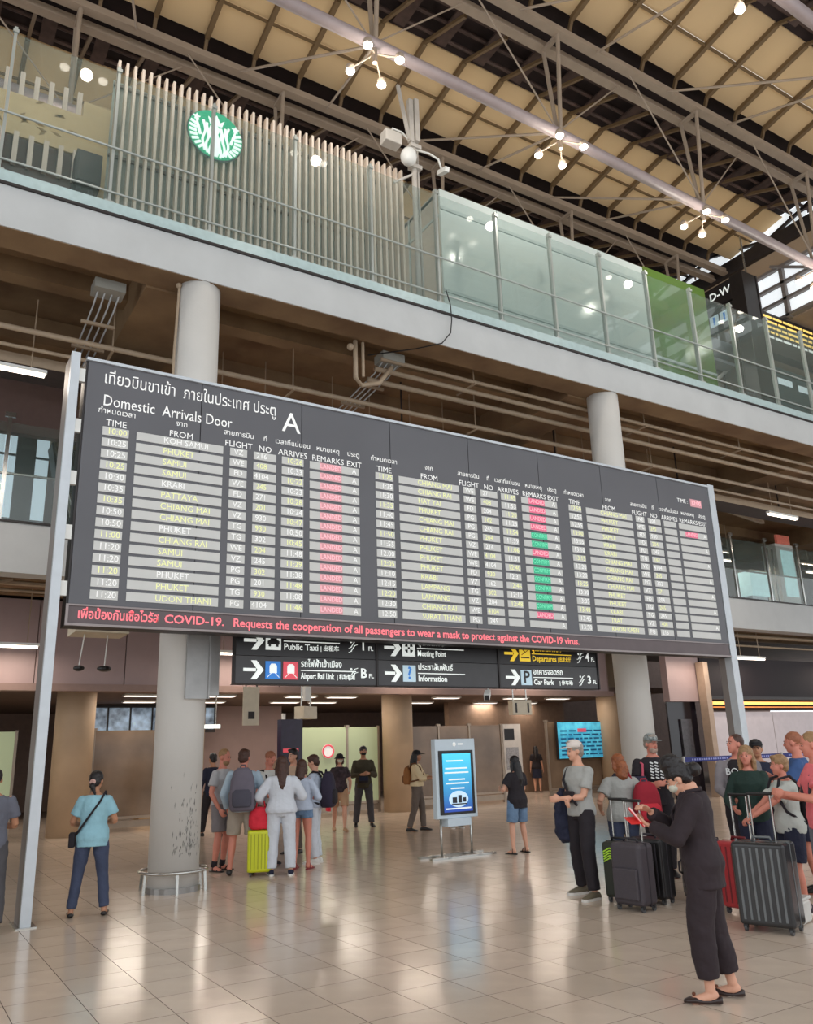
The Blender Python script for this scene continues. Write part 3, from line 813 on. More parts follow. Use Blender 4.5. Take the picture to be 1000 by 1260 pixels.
# crown
mb.prism([(-0.11, 0.2), (-0.15, 0.34), (-0.07, 0.27), (0, 0.42), (0.07, 0.27), (0.15, 0.34), (0.11, 0.2)][::-1], -0.08, -0.06)
# face and body
mb.prism([(0.065 * math.cos(a), 0.1 + 0.09 * math.sin(a)) for a in [2 * PI * k / 20 for k in range(20)]], -0.078, -0.06)
mb.prism([(-0.04, 0.02), (-0.07, -0.1), (-0.1, -0.3), (-0.05, -0.46), (0.05, -0.46), (0.1, -0.3), (0.07, -0.1), (0.04, 0.02)], -0.078, -0.06)
obj('figure', mb, lg_w, lg)
obj('rim', MB().tube([(RD * math.cos(a), -0.03, RD * math.sin(a)) for a in [2 * PI * k / 40 for k in range(41)]], 0.02, 6, cap=False), mat('emblem_rim', (90, 110, 110), 0.4), lg)

# ================================================================ CAFE interior at left of the screen
cf = thing('cafe_partition', 'cream cafe wall with leaf drawings and two rows of wooden pickets', 'partition', (-3, 13.4, 9.98))
obj('wall_panel', MB().box(0, 4.75, 0, 0.1, 2.12, 2.97), mat('cream_panel', (214, 190, 146), 0.6, var=0.05), cf)
obj('dark_panel', MB().box(0, 4.75, 0.02, 0.1, 0.0, 2.1), mat('dark_bench', (66, 40, 32), 0.6), cf)
obj('corner_post', MB().box(4.75, 5.25, 0.0, 0.25, 0.0, 3.3), mat('cream_panel', (0, 0, 0)), cf)
pk = MB().box(-0.04, 0.04, -0.05, 0.05, 0, 0.62).mesh('picket', wood)
for k in range(20): put('picket', pk, cf, (0.12 + k * 0.24, 0.06, 2.85))
for k in range(20): put('picket', pk, cf, (0.12 + k * 0.24, -0.06, 1.5))
leafm = mat('leaf_drawing', (150, 126, 84), 0.7)
mb = MB()
random.seed(3)
for k in range(44):
    x, z, a = random.uniform(0.2, 4.6), random.uniform(2.2, 2.9), random.uniform(0, 6.28)
    L = 0.09
    c, s_ = math.cos(a), math.sin(a)
    mb.prism([(x, z), (x + c * L - s_ * 0.03, z + s_ * L + c * 0.03), (x + c * 2 * L, z + s_ * 2 * L), (x + c * L + s_ * 0.03, z + s_ * L - c * 0.03)][::-1], -0.008, 0)
obj('leaf_drawing', mb, leafm, cf)
sp = thing('loudspeaker_box', 'dark box at the foot of the cafe wall beside the slat screen', 'box', (1.95, 12.9, 10.0))
obj('body', MB().box(-0.3, 0.12, 0, 0.35, 1.2, 1.85), mat('dark_box', (42, 40, 42), 0.5), sp)
obj('leg', MB().box(-0.25, -0.17, 0.13, 0.2, 0, 1.2).box(-0.05, 0.03, 0.13, 0.2, 0, 1.2), dark_m, sp)
obj('grille', MB().box(-0.26, 0.08, -0.01, 0, 1.25, 1.8), black_m, sp)

# ================================================================ WHITE BOX + GREEN PANEL on the deck
frost = mat('frosted_white_glass', (204, 214, 210), 0.12, var=0.03, scale=0.7, spec=0.6)
greenp = mat('green_hoarding', (92, 132, 58), 0.2, var=0.1, scale=1.2, spec=0.6, rgb2=(104, 126, 60))
wb = thing('white_kiosk_box', 'large white glass-walled enclosure with a green end panel', 'enclosure', (8.82, 12.3, 9.98))
for k in range(4): obj('wall_panel', MB().box(k * 1.56 + 0.008, k * 1.56 + 1.552, 0, 0.05, 0.0, 3.37), frost, wb)
obj('green_panel', MB().box(6.26, 8.62, 0, 0.05, 0, 3.42), greenp, wb)
obj('side_panel', MB().box(-0.0, 0.06, 0.05, 5.0, 0, 3.37), mat('frosted_side', (190, 182, 168), 0.3, var=0.05), wb)
obj('roof_panel', MB().box(0, 8.62, 0.05, 5.0, 3.25, 3.33), frost, wb)
obj('rail', MB().box(0, 6.26, -0.03, 0, 2.85, 2.93).box(0, 8.62, -0.03, 0, 0.85, 0.92), mat('shelf_rail', (178, 190, 186), 0.4), wb)
obj('side_frame', MB().box(-0.02, 0.0, 0.05, 5.0, 2.7, 2.76).box(-0.02, 0.0, 1.2, 1.26, 0, 3.3).box(-0.02, 0, 2.6, 2.66, 0, 3.3).box(-0.02, 0, 0.1, 0.16, 0, 3.3), mat('shelf_rail', (0, 0, 0)), wb)

# ================================================================ MAST with cameras and floodlights
ms = thing('equipment_mast', 'grey pole with floodlight, cameras and antennas above the deck edge', 'mast', (7.85, 11.78, 9.98))
gm = mat('equipment_grey', (192, 186, 178), 0.45, var=0.06)
obj('pole', MB().tube([(0, 0, 0), (0, 0, 4.2)], 0.055, 10).tube([(0.12, 0.02, 0), (0.1, 0.02, 3.9)], 0.025, 8), gm, ms, smooth=True)
obj('antenna', MB().box(-0.13, -0.03, -0.1, 0, 3.7, 4.75).box(0.0, 0.10, -0.12, -0.02, 3.75, 4.8), gm, ms)
obj('antenna_rod', MB().bar((-0.12, -0.05, 3.75), (-0.36, -0.05, 5.0), 0.06), gm, ms)
obj('arm', MB().tube([(0, 0, 3.7), (-0.3, -0.05, 3.85), (-0.55, -0.1, 3.8), (-0.62, -0.1, 3.6)], 0.02, 8).tube([(0, 0, 3.6), (0.35, -0.05, 3.6), (0.55, -0.1, 3.5), (0.62, -0.1, 3.25)], 0.022, 8), white_m, ms, smooth=True)
obj('floodlight', MB().box(-0.8, -0.42, -0.25, 0.0, 3.35, 3.62), gm, ms, bevel=0.02)
obj('camera_housing', MB().ell((-0.2, -0.12, 3.25), (0.17, 0.17, 0.2), 14), white_m, ms, smooth=True)
obj('small_camera', MB().bar((0.62, -0.3, 3.15), (0.62, 0.0, 3.25), 0.1), white_m, ms)
obj('bracket', MB().bar((0, 0, 3.0), (-0.5, 0, 2.6), 0.04), gm, ms)
for z in (3.1, 3.6): obj('clamp', MB().box(-0.1, 0.15, -0.08, 0.08, z, z + 0.09), gm, ms)

# ================================================================ PYLON, gate sign and flight monitors (upper right)
py = thing('sign_pylon', 'tall black sign pylon beside the green panel', 'pylon', (19.25, 12.3, 9.98))
obj('body', MB().box(0, 0.62, 0, 0.42, 0, 4.6), mat('pylon_black', (34, 30, 30), 0.3, var=0.15), py, bevel=0.01)
obj('frame', MB().box(0.62, 0.68, -0.02, 0.44, 0, 4.6), dark_m, py)
gs = thing('gate_sign', 'dark gate sign reading D-W with blue pictograms beside the pylon', 'sign', (19.3, 12.72, 13.05))
obj('panel', MB().box(0, 0.12, 0, 1.3, 0.85, 1.5), sign_m, gs)
obj('panel_lower', MB().box(0, 0.12, 0, 1.3, 0.1, 0.8), sign_m, gs)
text('lettering', '← D-W', swhi, -0.01, 0.6, 1.2, 0.34, gs, rz=-PI / 2)
obj('pictogram', MB().box(-0.012, 0, 0.2, 0.5, 0.28, 0.62).box(-0.012, 0, 0.55, 0.85, 0.28, 0.62), spale, gs)
obj('pictogram_figure', MB().box(-0.02, -0.012, 0.32, 0.38, 0.33, 0.57).box(-0.02, -0.012, 0.67, 0.73, 0.33, 0.57), sblu, gs)
obj('small_arrow', MB().box(-0.012, 0, 1.0, 1.12, 0.4, 0.48), swhi, gs)
fi = thing('flight_monitor', 'overhead departures monitor bank with yellow text rows at the far right', 'monitor', (20.35, 12.9, 12.7))
obj('housing', MB().box(0, 3.4, 0, 0.3, 0.0, 1.35), dark_m, fi)
mb = MB(); mb2 = MB()
random.seed(5)
for r_ in range(5):
    z = 1.2 - r_ * 0.17
    x = 0.15
    while x < 3.1:
        L = random.uniform(0.12, 0.5); (mb if r_ < 4 else mb2).box(x, min(x + L, 3.25), -0.012, 0, z - 0.035, z + 0.035); x += L + 0.07
obj('text_rows', mb, mat('monitor_yellow', (240, 206, 110), emis=0.8, var=0), fi)
obj('white_rows', mb2, swhi, fi)
obj('hanger', MB().tube([(0.3, 0.15, 1.35), (0.3, 0.15, 3.9)], 0.03, 8).tube([(3.1, 0.15, 1.35), (3.1, 0.15, 1.42)], 0.03, 8), steel, fi)
mo = thing('gate_monitor', 'dark monitor wall with pale information screens under the yellow monitor bank', 'monitor', (20.6, 13.2, 9.98))
obj('body', MB().box(0, 3.2, 0, 0.4, 0, 2.5), mat('teal_dark', (66, 84, 84), 0.3, var=0.1), mo)
for k, (x, z, w_, h_) in enumerate(((0.1, 2.1, 0.35, 0.28), (0.55, 2.1, 0.35, 0.28), (1.0, 1.95, 0.7, 0.2), (0.2, 1.6, 0.5, 0.22), (0.3, 1.15, 0.5, 0.25), (1.2, 0.5, 0.5, 0.35), (2.0, 1.9, 0.9, 0.2))):
    obj('screen', MB().box(x, x + w_, -0.02, 0, z, z + h_), mat('pale_screen', (206, 222, 226), 0.4, emis=0.5, var=0.1, scale=20), mo)
# lift tower with diagonal tube behind the green panel
lt = thing('lift_tower', 'grey panelled tower with a diagonal white tube behind the pylon', 'tower', (20.0, 14.6, 9.98))
obj('body', MB().box(0, 2.2, 0, 2, 0, 4.3), mat('tower_panel', (158, 152, 142), 0.5, var=0.08), lt)
obj('tube', MB().tube([(-0.1, -0.15, 1.9), (1.3, -0.15, 3.0)], 0.06, 10), white_m, lt, smooth=True)
obj('duct', MB().box(0.1, 1.2, -0.4, 0, 3.2, 3.6).box(0.0, 1.0, -0.5, -0.1, 2.75, 2.85), alu, lt)
obj('window_frame', MB().box(1.0, 1.07, -0.03, 0, 0, 4.3).box(1.9, 1.97, -0.03, 0, 0, 4.3).box(0, 2.2, -0.03, 0, 1.5, 1.57), steel, lt)

# ================================================================ PIPES AND TRAYS under the upper deck
def pipes(label, runs, mt=pipe_m, cat='pipe', hang=None):
    t = thing('pipe_run', label, cat, (0, runs[0][1], runs[0][2]))
    for (xa, y, z, xb, r_) in runs:
        obj('pipe', MB().tube([(xa, y, z), (xb, y, z)], r_, 8), mt, t, (0, -runs[0][1], -runs[0][2]), smooth=True)
    if hang:
        for x in hang:
            obj('hanger', MB().tube([(x, runs[0][1], runs[0][2]), (x, runs[0][1], 9.7)], 0.014, 6).box(x - 0.02, x + 0.02, min(r[1] for r in runs) - 0.05, max(r[1] for r in runs) + 0.05, runs[0][2] - 0.07, runs[0][2] - 0.04), pipe_m, t, (0, -runs[0][1], -runs[0][2]))
    return t
pipes('three parallel pipes hung below the upper deck between the columns', [(7.3, 12.35, 8.95, 30, 0.04), (7.3, 12.6, 8.85, 30, 0.05), (7.3, 12.9, 8.75, 30, 0.055)], hang=[9.5, 14.5, 18, 22])
pipes('long pipe running behind the whole top of the board', [(-8, 13.55, 8.55, 34, 0.05), (-8, 13.9, 8.4, 34, 0.035)], hang=[2.6, 6, 10.4, 16])
tr = thing('cable_tray', 'wide dark cable tray behind the top of the board', 'cable tray', (0, 14.2, 8.25))
obj('tray', MB().box(-8, 34, 0, 0.5, 0, 0.14).box(-8, 34, 0.6, 1.0, 0.1, 0.22), mat('tray_dark', (58, 44, 42), 0.6, var=0.2), tr)
obj('rail', MB().box(-8, 34, -0.02, 0.0, -0.02, 0.16), pipe_m, tr)
for x in (0, 4.5, 9, 13.5, 18, 22.5): obj('hanger', MB().box(x, x + 0.03, 0.2, 0.23, 0.14, 1.45), dark_m, tr)
# bundles of conduits crossing with a junction box
for (x, y, lb) in ((2.3, 12.3, 'junction box with a bundle of conduits left of the near column'), (7.6, 12.3, 'junction box with a bundle of conduits near the middle of the deck')):
    t = thing('junction_box', lb, 'junction box', (x, y, 9.0))
    obj('box', MB().box(-0.28, 0.2, 0, 0.35, -0.05, 0.12), mat('box_grey', (150, 148, 140), 0.5), t)
    for k in range(4): obj('conduit', MB().tube([(-0.2 + k * 0.11, 0.1, -0.02), (-0.2 + k * 0.11, 0.5, -0.15), (-0.2 + k * 0.11, 2.4, -0.35)], 0.014, 6), alu, t)
    obj('clamp', MB().box(-0.3, 0.25, 0.9, 0.95, -0.25, -0.2).box(-0.3, 0.25, 1.7, 1.75, -0.33, -0.28), pipe_m, t)
t = thing('downpipe', 'bent white conduit dropping from the edge beam above the board', 'pipe', (6.6, 12.1, 9.04))
obj('pipe', MB().tube([(0, 0, 0), (0, 0, -0.75), (0.15, 0.05, -0.85), (0.55, 0.1, -0.7), (0.9, 0.2, -0.25)], 0.045, 8), pipe_m, t, smooth=True)
obj('valve', MB().ell((-0.1, 0, -0.15), (0.07, 0.07, 0.07), 8).tube([(0.16, 0, 0), (0.16, 0, -0.7)], 0.03, 8), pipe_m, t)
t = thing('hanging_cable', 'thin black cable dangling over the face of the edge beam', 'cable', (8.2, 11.44, 9.6))
obj('cable', MB().tube([(0.02, -0.05, 0.6), (0.1, -0.06, 0.3), (0.12, -0.05, 0.0), (0.08, -0.05, -0.3), (-0.12, -0.03, -0.56), (-0.5, 0.3, -0.62), (-1.2, 0.9, -0.65)], 0.012, 6), black_m, t)
t = thing('column_conduit', 'thin pale conduit running down the left of the near column', 'pipe', (3.18, 11.75, 6.6))
obj('pipe', MB().tube([(0, 0, 0), (0.0, 0, 1.2), (0.03, 0, 2.4)], 0.022, 6).ell((0.02, 0, 2.4), (0.05, 0.05, 0.05), 8), pipe_m, t)
# diagonal braces under decks seen at right of the board
t = thing('deck_brace', 'diagonal steel braces under the deck right of the board', 'brace', (16, 15, 8.3))
obj('bar', MB().bar((0, -0.5, 0.28), (9, 1.7, 0.6), 0.12).bar((1, 2.2, 0.4), (10, 4.2, 0.5), 0.1), pipe_m, t)
t = thing('deck_brace', 'slanting steel brace under the middle deck by the left post', 'brace', (0.3, 18, 4.8))
obj('bar', MB().bar((0, 0, 0.0), (1.6, 0.2, 0.5), 0.05).tube([(-6, 0.3, 0.45), (12, 0.3, 0.45)], 0.05, 6).tube([(-6, 0.6, 0.35), (12, 0.6, 0.35)], 0.03, 6), pipe_m, t)
pipes('thin pipes under the middle deck right of the board', [(20, 17.8, 5.1, 44, 0.06), (20, 18.0, 4.8, 44, 0.035)])

# ================================================================ MIDDLE DECK
ra2 = thing('glass_railing', 'glass railing with steel posts along the middle deck edge', 'railing', (0, 17.2, 6.2))
k = 0
x = -6.0
while x < 40:
    x2 = x + 1.86
    obj('railing_post', MB().box(x - 0.035, x + 0.035, -0.04, 0.04, 0, 2.3).box(x - 0.1, x + 0.1, -0.06, 0.0, 2.2, 2.3), steel, ra2)
    obj('glass_pane', MB().box(x + 0.05, x2 - 0.05, -0.012, 0, 0.03, 2.1), rail_glass, ra2)
    obj('handrail', MB().tube([(x, 0.08, 1.05), (x2, 0.08, 1.05)], 0.03, 6), steel, ra2)
    x = x2
struct('wall_mid_bulkhead', MB().box(-14, 14, 17.6, 17.8, 8.25, 9.7), mat('brown_bulkhead', (118, 96, 90), 0.7, var=0.06), 'brown bulkhead above the middle deck windows')
wi = struct('window_1', MB().box(-14, 2.8, 21.0, 21.1, 6.2, 6.35), alu, 'daylit glazing at the back of the middle deck')
dayl = mat('daylight_glazing', (196, 216, 226), 0.2, emis=0.8, var=0.05, scale=0.5)
mull = mat('mullion_grey', (110, 116, 122), 0.4)
for x0, x1 in ((-13, -9), (-8.6, -5.2), (-4.8, -1.6), (-1.2, 1.97), (2.41, 2.72)):
    obj('pane', MB().box(x0, x1, 21.0, 21.05, 6.35, 9.68), dayl, wi)
    obj('glazing_bar', MB().box(x0, x1, 20.95, 21.0, 6.9, 6.94).box(x0, x1, 20.95, 21.0, 7.3, 7.33).box(x0, x1, 20.95, 21.0, 8.9, 8.95), mull, wi)
for x0, x1 in ((-9, -8.6), (-5.2, -4.8), (-1.6, -1.2), (1.97, 2.41)): obj('mullion', MB().box(x0, x1, 20.9, 21.1, 6.35, 9.68), mull, wi)
struct('wall_mid_rear', MB().box(2.8, 48, 22, 22.3, 6.2, 9.7), mat('mid_rear_wall', (92, 74, 68), 0.8, var=0.15, scale=1))
ec = thing('escalator', 'dark escalator side seen through the middle deck glass at the left', 'escalator', (2.75, 20.2, 6.2))
obj('truss', MB().prism([(-0.1, 2.9), (0.5, 0.2), (1.3, 0.2), (1.2, 1.0), (0.25, 3.3)], 0, 0.6), dark_m, ec)
obj('handrail', MB().tube([(-0.12, -0.03, 3.3), (0.45, -0.03, 1.4), (1.3, -0.03, 1.2)], 0.05, 8), steel, ec, smooth=True)
obj('balustrade', MB().prism([(-0.1, 3.1), (0.5, 1.1), (0.6, 0.5), (0.0, 2.6)], -0.08, -0.03), steel, ec)
# things on the right part of the middle deck
kb = thing('check_in_kiosk', 'white service kiosk with pale screens on the middle deck', 'kiosk', (28.4, 18.6, 6.2))
obj('body', MB().box(0, 1.1, 0, 0.6, 0, 2.75), white_m, kb)
obj('screen', MB().box(0.25, 1.0, -0.03, 0, 0.7, 2.5), mat('pale_cyan_screen', (186, 226, 228), 0.3, emis=0.5, var=0.08, scale=6), kb)
obj('header', MB().box(0.1, 0.9, -0.05, 0.05, 2.75, 3.1), mat('orange_header', (214, 118, 100), 0.5, emis=0.2, var=0.2, scale=20), kb)
for k in range(2): obj('post', MB().box(-0.25 - k * 0.3, -0.2 - k * 0.3, 0, 0.05, 0, 2.5), steel, kb)
lbx = thing('display_case', 'pale blue glass display case on the middle deck', 'display case', (26.3, 18.4, 6.2))
obj('body', MB().box(0, 1.1, 0, 0.5, 0.55, 1.45), mat('pale_cyan_screen', (0, 0, 0)), lbx)
obj('stand', MB().box(0.1, 1.0, 0.1, 0.4, 0, 0.55), alu, lbx)
obj('frame', MB().box(-0.02, 1.12, -0.02, 0.52, 1.45, 1.5), steel, lbx)
cn = thing('service_counter', 'dark curved service counter behind the glass of the middle deck', 'counter', (24.6, 20.0, 6.2))
obj('top', MB().loft([(1, 0.3, 1.5, 1.3, 0.6), (1, 0.3, 1.62, 1.35, 0.65), (1, 0.3, 2.3, 1.1, 0.5)], n=24), dark_m, cn)
obj('base', MB().loft([(1, 0.3, 0, 1.0, 0.45), (1, 0.3, 1.5, 1.1, 0.5)], n=24), mat('counter_grey', (96, 92, 92), 0.5), cn)
obj('lamp', MB().tube([(0.5, -0.3, 2.3), (0.9, -0.3, 2.5), (1.3, -0.3, 2.45)], 0.05, 8), white_m, cn)

# ================================================================ GROUND FLOOR: glass screens
fg = mat('frosted_green_glass', (178, 190, 152), 0.35, var=0.04, scale=0.6, emis=0.12)
dg_ = mat('smoked_glass', (134, 112, 92), 0.15, var=0.12, scale=0.8, rgb2=(104, 86, 70))
frm = mat('screen_frame', (150, 136, 122), 0.35, metal=0.4)
def glass_screen(label, x0, x1, y, panes, h=2.42, base=0.34):
    t = thing('glass_screen', label, 'screen', (x0, y, 0))
    x = 0
    tot = sum(p[0] for p in panes); sc = (x1 - x0) / tot
    for wd, kind in panes:
        wd *= sc
        obj('pane', MB().box(x + 0.03, x + wd - 0.03, -0.01, 0.01, base, h), fg if kind == 'g' else dg_, t)
        obj('upright', MB().box(x - 0.03, x + 0.03, -0.04, 0.04, 0, h + 0.03).box(x - 0.06, x + 0.06, -0.05, 0.05, h + 0.0, h + 0.06), frm, t)
        x += wd
    obj('upright', MB().box(x - 0.03, x + 0.03, -0.04, 0.04, 0, h + 0.03), frm, t)
    obj('kick_rail', MB().box(0, x, -0.06, 0.06, base - 0.06, base).box(0, x, -0.03, 0.03, 0.08, base - 0.1), frm, t)
    return t
glass_screen('green frosted glass screen at the far left edge', -1.2, 2.75, 22.2, [(1, 'g'), (1, 'g')])
glass_screen('smoked and green glass screen behind the woman in light blue', 4.55, 7.3, 22.3, [(1.55, 'd'), (1.0, 'g')])
glass_screen('green frosted glass screen behind the plaid shirt woman', 10.1, 12.75, 22.3, [(1.5, 'g'), (1.0, 'g')])
glass_screen('smoked glass screen behind the advertising stand', 13.7, 17.5, 22.4, [(1.2, 'd'), (1.1, 'd'), (1.2, 'd')])
glass_screen('tall glass screen edge beside the blue wall display', 19.3, 22.0, 22.2, [(1, 'd')], 2.5)
ds = thing('wall_display', 'turquoise wall display with passenger notice above the white cap man', 'display', (19.64, 22.0, 1.28))
obj('frame', MB().box(-0.03, 2.2, 0, 0.1, -0.03, 1.22), dark_m, ds)
obj('screen', MB().box(0.0, 2.16, -0.02, 0, 0, 1.19), mat('turquoise_screen', (84, 176, 196), 0.3, emis=0.6, var=0.25, scale=2.5, rgb2=(40, 140, 186)), ds)
mb = MB()
random.seed(2)
for r_ in range(7):
    x = 0.1
    while x < 2.0:
        L = random.uniform(0.08, 0.4); mb.box(x, min(x + L, 2.08), -0.026, -0.02, 0.1 + r_ * 0.13, 0.15 + r_ * 0.13); x += L + 0.08
obj('text_rows', mb, mat('screen_dark_text', (24, 84, 128), 0.4, emis=0.2), ds)
obj('red_mark', MB().box(0.9, 1.3, -0.028, -0.02, 0.86, 0.98), mat('screen_red', (210, 90, 110), 0.4, emis=0.3), ds)
# dark information pillar behind the group
ip = thing('information_pillar', 'dark purple information pillar behind the tour group', 'pillar sign', (9.0, 20.9, 0))
obj('body', MB().box(0, 0.62, 0, 0.25, 0, 2.6), mat('pillar_dark', (36, 28, 52), 0.3, var=0.2), ip)
obj('lettering', MB().box(0.06, 0.3, -0.012, 0, 1.75, 1.85).box(0.34, 0.5, -0.012, 0, 1.77, 1.84), sred, ip)
obj('lettering', MB().box(0.08, 0.55, -0.012, 0, 1.28, 1.34), mat('violet_letters', (130, 110, 220), emis=0.4), ip)
obj('clip', MB().box(0.05, 0.12, 0, 0.1, 2.6, 2.75).box(0.5, 0.57, 0, 0.1, 2.6, 2.75), white_m, ip)
pn = thing('round_notice', 'red ringed notice on the green glass behind the group', 'notice', (11.05, 22.25, 1.75))
obj('disc', MB().prism([(0.2 * math.cos(a), 0.2 * math.sin(a)) for a in [2 * PI * k / 24 for k in range(24)]], -0.01, 0), whi, pn)
obj('ring', MB().tube([(0.17 * math.cos(a), -0.015, 0.17 * math.sin(a)) for a in [2 * PI * k / 24 for k in range(25)]], 0.025, 6, cap=False), sred, pn)
# hanging boxes and cameras under the header
def hang_box(name, label, cat, x, y, z, w_, h_, d_=0.12, top=5.9, mt=white_m, rz=0, extra=None):
    t = thing(name, label, cat, (x, y, z), rz)
    obj('body', MB().box(-w_ / 2, w_ / 2, 0, d_, 0, h_), mt, t)
    mb = MB()
    for sx in (-w_ * 0.35, w_ * 0.35): mb.tube([(sx, d_ / 2, h_), (sx, d_ / 2, top - z)], 0.018, 6)
    obj('hanger', mb, steel, t)
    if extra: obj('face_mark', extra, dark_m, t)
    return t
hang_box('direction_plate', 'cream hanging plate right of the near column', 'sign', 7.02, 18.0, 2.35, 0.38, 0.85, 0.04, 5.9, mat('cream_plate', (206, 196, 176), 0.5), extra=MB().box(-0.07, 0.08, -0.01, 0, 0.14, 0.3))
hang_box('hanging_monitor', 'cream monitor hung on two rods under the header', 'monitor', 16.1, 19.5, 2.62, 0.72, 0.42, 0.2, 5.9, mat('cream_plate', (0, 0, 0)), extra=MB().box(-0.26, -0.2, -0.01, 0, 0.06, 0.34).box(0.2, 0.26, -0.01, 0, 0.06, 0.34))
hang_box('clinic_sign', 'tilted cream box sign above the dark pillar', 'sign', 9.15, 19.4, 2.55, 0.55, 0.3, 0.3, 5.9, mat('cream_plate', (0, 0, 0)), rz=0.5)
hang_box('arrow_plate', 'slim slanted plate above the tilted cream box', 'sign', 8.85, 18.9, 2.95, 0.2, 0.35, 0.1, 5.9, white_m, rz=0.3)
hang_box('exit_sign', 'lit white sign strip right of the near column', 'sign', 6.5, 19.6, 2.35, 0.75, 0.09, 0.06, 5.9, mat('lit_sign', (240, 244, 236), emis=1.2, var=0))
cm = thing('security_camera', 'small white security camera under the sign joint', 'camera', (8.3, 10.95, 2.56))
obj('body', MB().bar((-0.14, -0.2, -0.08), (0.12, 0.1, 0.02), 0.09), white_m, cm)
obj('lens', MB().bar((-0.16, -0.23, -0.09), (-0.13, -0.19, -0.078), 0.07), black_m, cm)
obj('bracket', MB().tube([(0.12, 0.1, 0.02), (0.14, 0.12, 0.095)], 0.012, 6), white_m, cm)
nt_ = thing('notice_stand', 'notice pillar with black header beside the brown wall', 'notice', (17.6, 22.4, 0))
obj('body', MB().box(0, 0.75, 0, 0.12, 0, 2.45), mat('notice_white', (198, 190, 182), 0.5), nt_)
obj('header', MB().box(0.05, 0.45, -0.02, 0, 1.95, 2.3), black_m, nt_)
obj('notice_text', MB().box(0.08, 0.6, -0.015, 0, 1.0, 1.7), mat('grey_print', (150, 148, 150), 0.6, var=0.3, scale=30), nt_)
# daylit lattice windows above the left screens (far street side)
wn = struct('window_2', MB().box(4.6, 9.6, 27.9, 28.0, 2.5, 3.4), dark_m, 'blue lattice window strip above the left glass screens')
for k in range(7): obj('pane', MB().box(4.7 + k * 0.7, 5.33 + k * 0.7, 27.85, 27.9, 2.6, 3.3), mat('street_glazing', (150, 170, 190), 0.3, emis=0.45, var=0.5, scale=2.5, rgb2=(50, 60, 80)), wn)
# little shop glow behind the near column
ck = thing('shop_counter', 'small lit shop counter far behind the near column', 'counter', (6.6, 25.5, 0))
obj('counter', MB().box(0, 1.5, 0, 0.6, 0, 1.05), mat('shop_tan', (170, 138, 100), 0.5), ck)
obj('backdrop', MB().box(0, 1.5, 0.9, 1.0, 0, 2.5), mat('shop_back', (120, 84, 64), 0.6, var=0.5, scale=5), ck)
for k in range(5): obj('product', MB().box(0.08 + k * 0.28, 0.28 + k * 0.28, 0.1, 0.3, 1.05, 1.3), mat('shop_product_%d' % (k % 3), ((180, 90, 80), (210, 200, 170), (90, 90, 110))[k % 3], 0.5), ck)

# projector shelf and hanging speakers below the board at left
pb = thing('pendant_speakers', 'pair of dark pendant speakers on cords under a beige ceiling plate', 'speaker', (2.62, 14.4, 3.72))
obj('ceiling_plate', MB().box(-0.15, 0.7, -0.3, 0.4, 0.0, 0.14), mat('cream_plate', (0, 0, 0)), pb)
obj('cord', MB().tube([(0.05, 0, 0), (0.0, 0, -0.52)], 0.01, 6), white_m, pb)
obj('cord', MB().tube([(0.42, 0, 0), (0.40, 0, -0.52)], 0.01, 6), white_m, pb)
obj('speaker', MB().ell((0.0, 0, -0.56), (0.09, 0.09, 0.05), 12), black_m, pb)
obj('speaker', MB().ell((0.4, 0, -0.56), (0.12, 0.10, 0.05), 12), black_m, pb)
obj('drop_rod', MB().tube([(0.25, 0.05, 0.14), (0.25, 0.05, 4.53)], 0.03, 8), dark_m, pb)

# ================================================================ ADVERTISING STAND
ad = thing('advertising_stand', 'freestanding advertising display with blue screen on two steel legs', 'display stand', (7.98, 11.9, 0), 0.03)
for sx in (0.04, 0.66): obj('leg', MB().tube([(sx, 0.1, 0), (sx, 0.1, 0.62)], 0.02, 10), steel, ad, smooth=True)
obj('base', MB().box(-0.3, 1.0, -0.12, -0.03, 0, 0.035).box(-0.3, 1.0, 0.22, 0.31, 0, 0.035).box(0.0, 0.08, -0.12, 0.31, 0.01, 0.03).box(0.62, 0.7, -0.12, 0.31, 0.01, 0.03), steel, ad)
obj('cabinet', MB().box(-0.06, 0.78, 0.04, 0.16, 0.6, 1.87), mat('display_white', (206, 220, 230), 0.4, var=0.02), ad, bevel=0.01)
obj('lower_box', MB().box(0.12, 0.6, 0.0, 0.18, 0.48, 0.6), mat('display_white', (0, 0, 0)), ad)
sc_ = obj('bezel', MB().box(0.0, 0.72, 0.025, 0.04, 0.66, 1.68), black_m, ad)
sm = mat('blue_screen', (56, 170, 214), 0.3, emis=0.75, var=0.1, scale=1.5)
# screen: vertical blend from light blue (top) to deep blue, as the displayed picture is
nt2 = sm.node_tree; b2 = nt2.nodes['Principled BSDF']
tc2 = nt2.nodes.new('ShaderNodeTexCoord'); sp2 = nt2.nodes.new('ShaderNodeSeparateXYZ'); r2_ = nt2.nodes.new('ShaderNodeValToRGB')
nt2.links.new(tc2.outputs['Generated'], sp2.inputs[0]); nt2.links.new(sp2.outputs['Z'], r2_.inputs[0])
r2_.color_ramp.elements[0].color = (lin(28), lin(60), lin(150), 1); r2_.color_ramp.elements[1].color = (lin(70), lin(196), lin(228), 1)
nt2.links.new(r2_.outputs[0], b2.inputs['Base Color']); nt2.links.new(r2_.outputs[0], b2.inputs['Emission Color'])
obj('screen', MB().box(0.07, 0.66, 0.018, 0.025, 0.70, 1.63), sm, sc_)
mb = MB()
for (x, z, L) in ((0.14, 1.5, 0.36), (0.12, 1.38, 0.46), (0.1, 1.31, 0.5), (0.18, 1.2, 0.34), (0.12, 1.14, 0.48), (0.22, 1.06, 0.28), (0.1, 0.74, 0.52)): mb.box(x, x + L, 0.012, 0.018, z, z + 0.022)
obj('screen_text', mb, swhi, sc_)
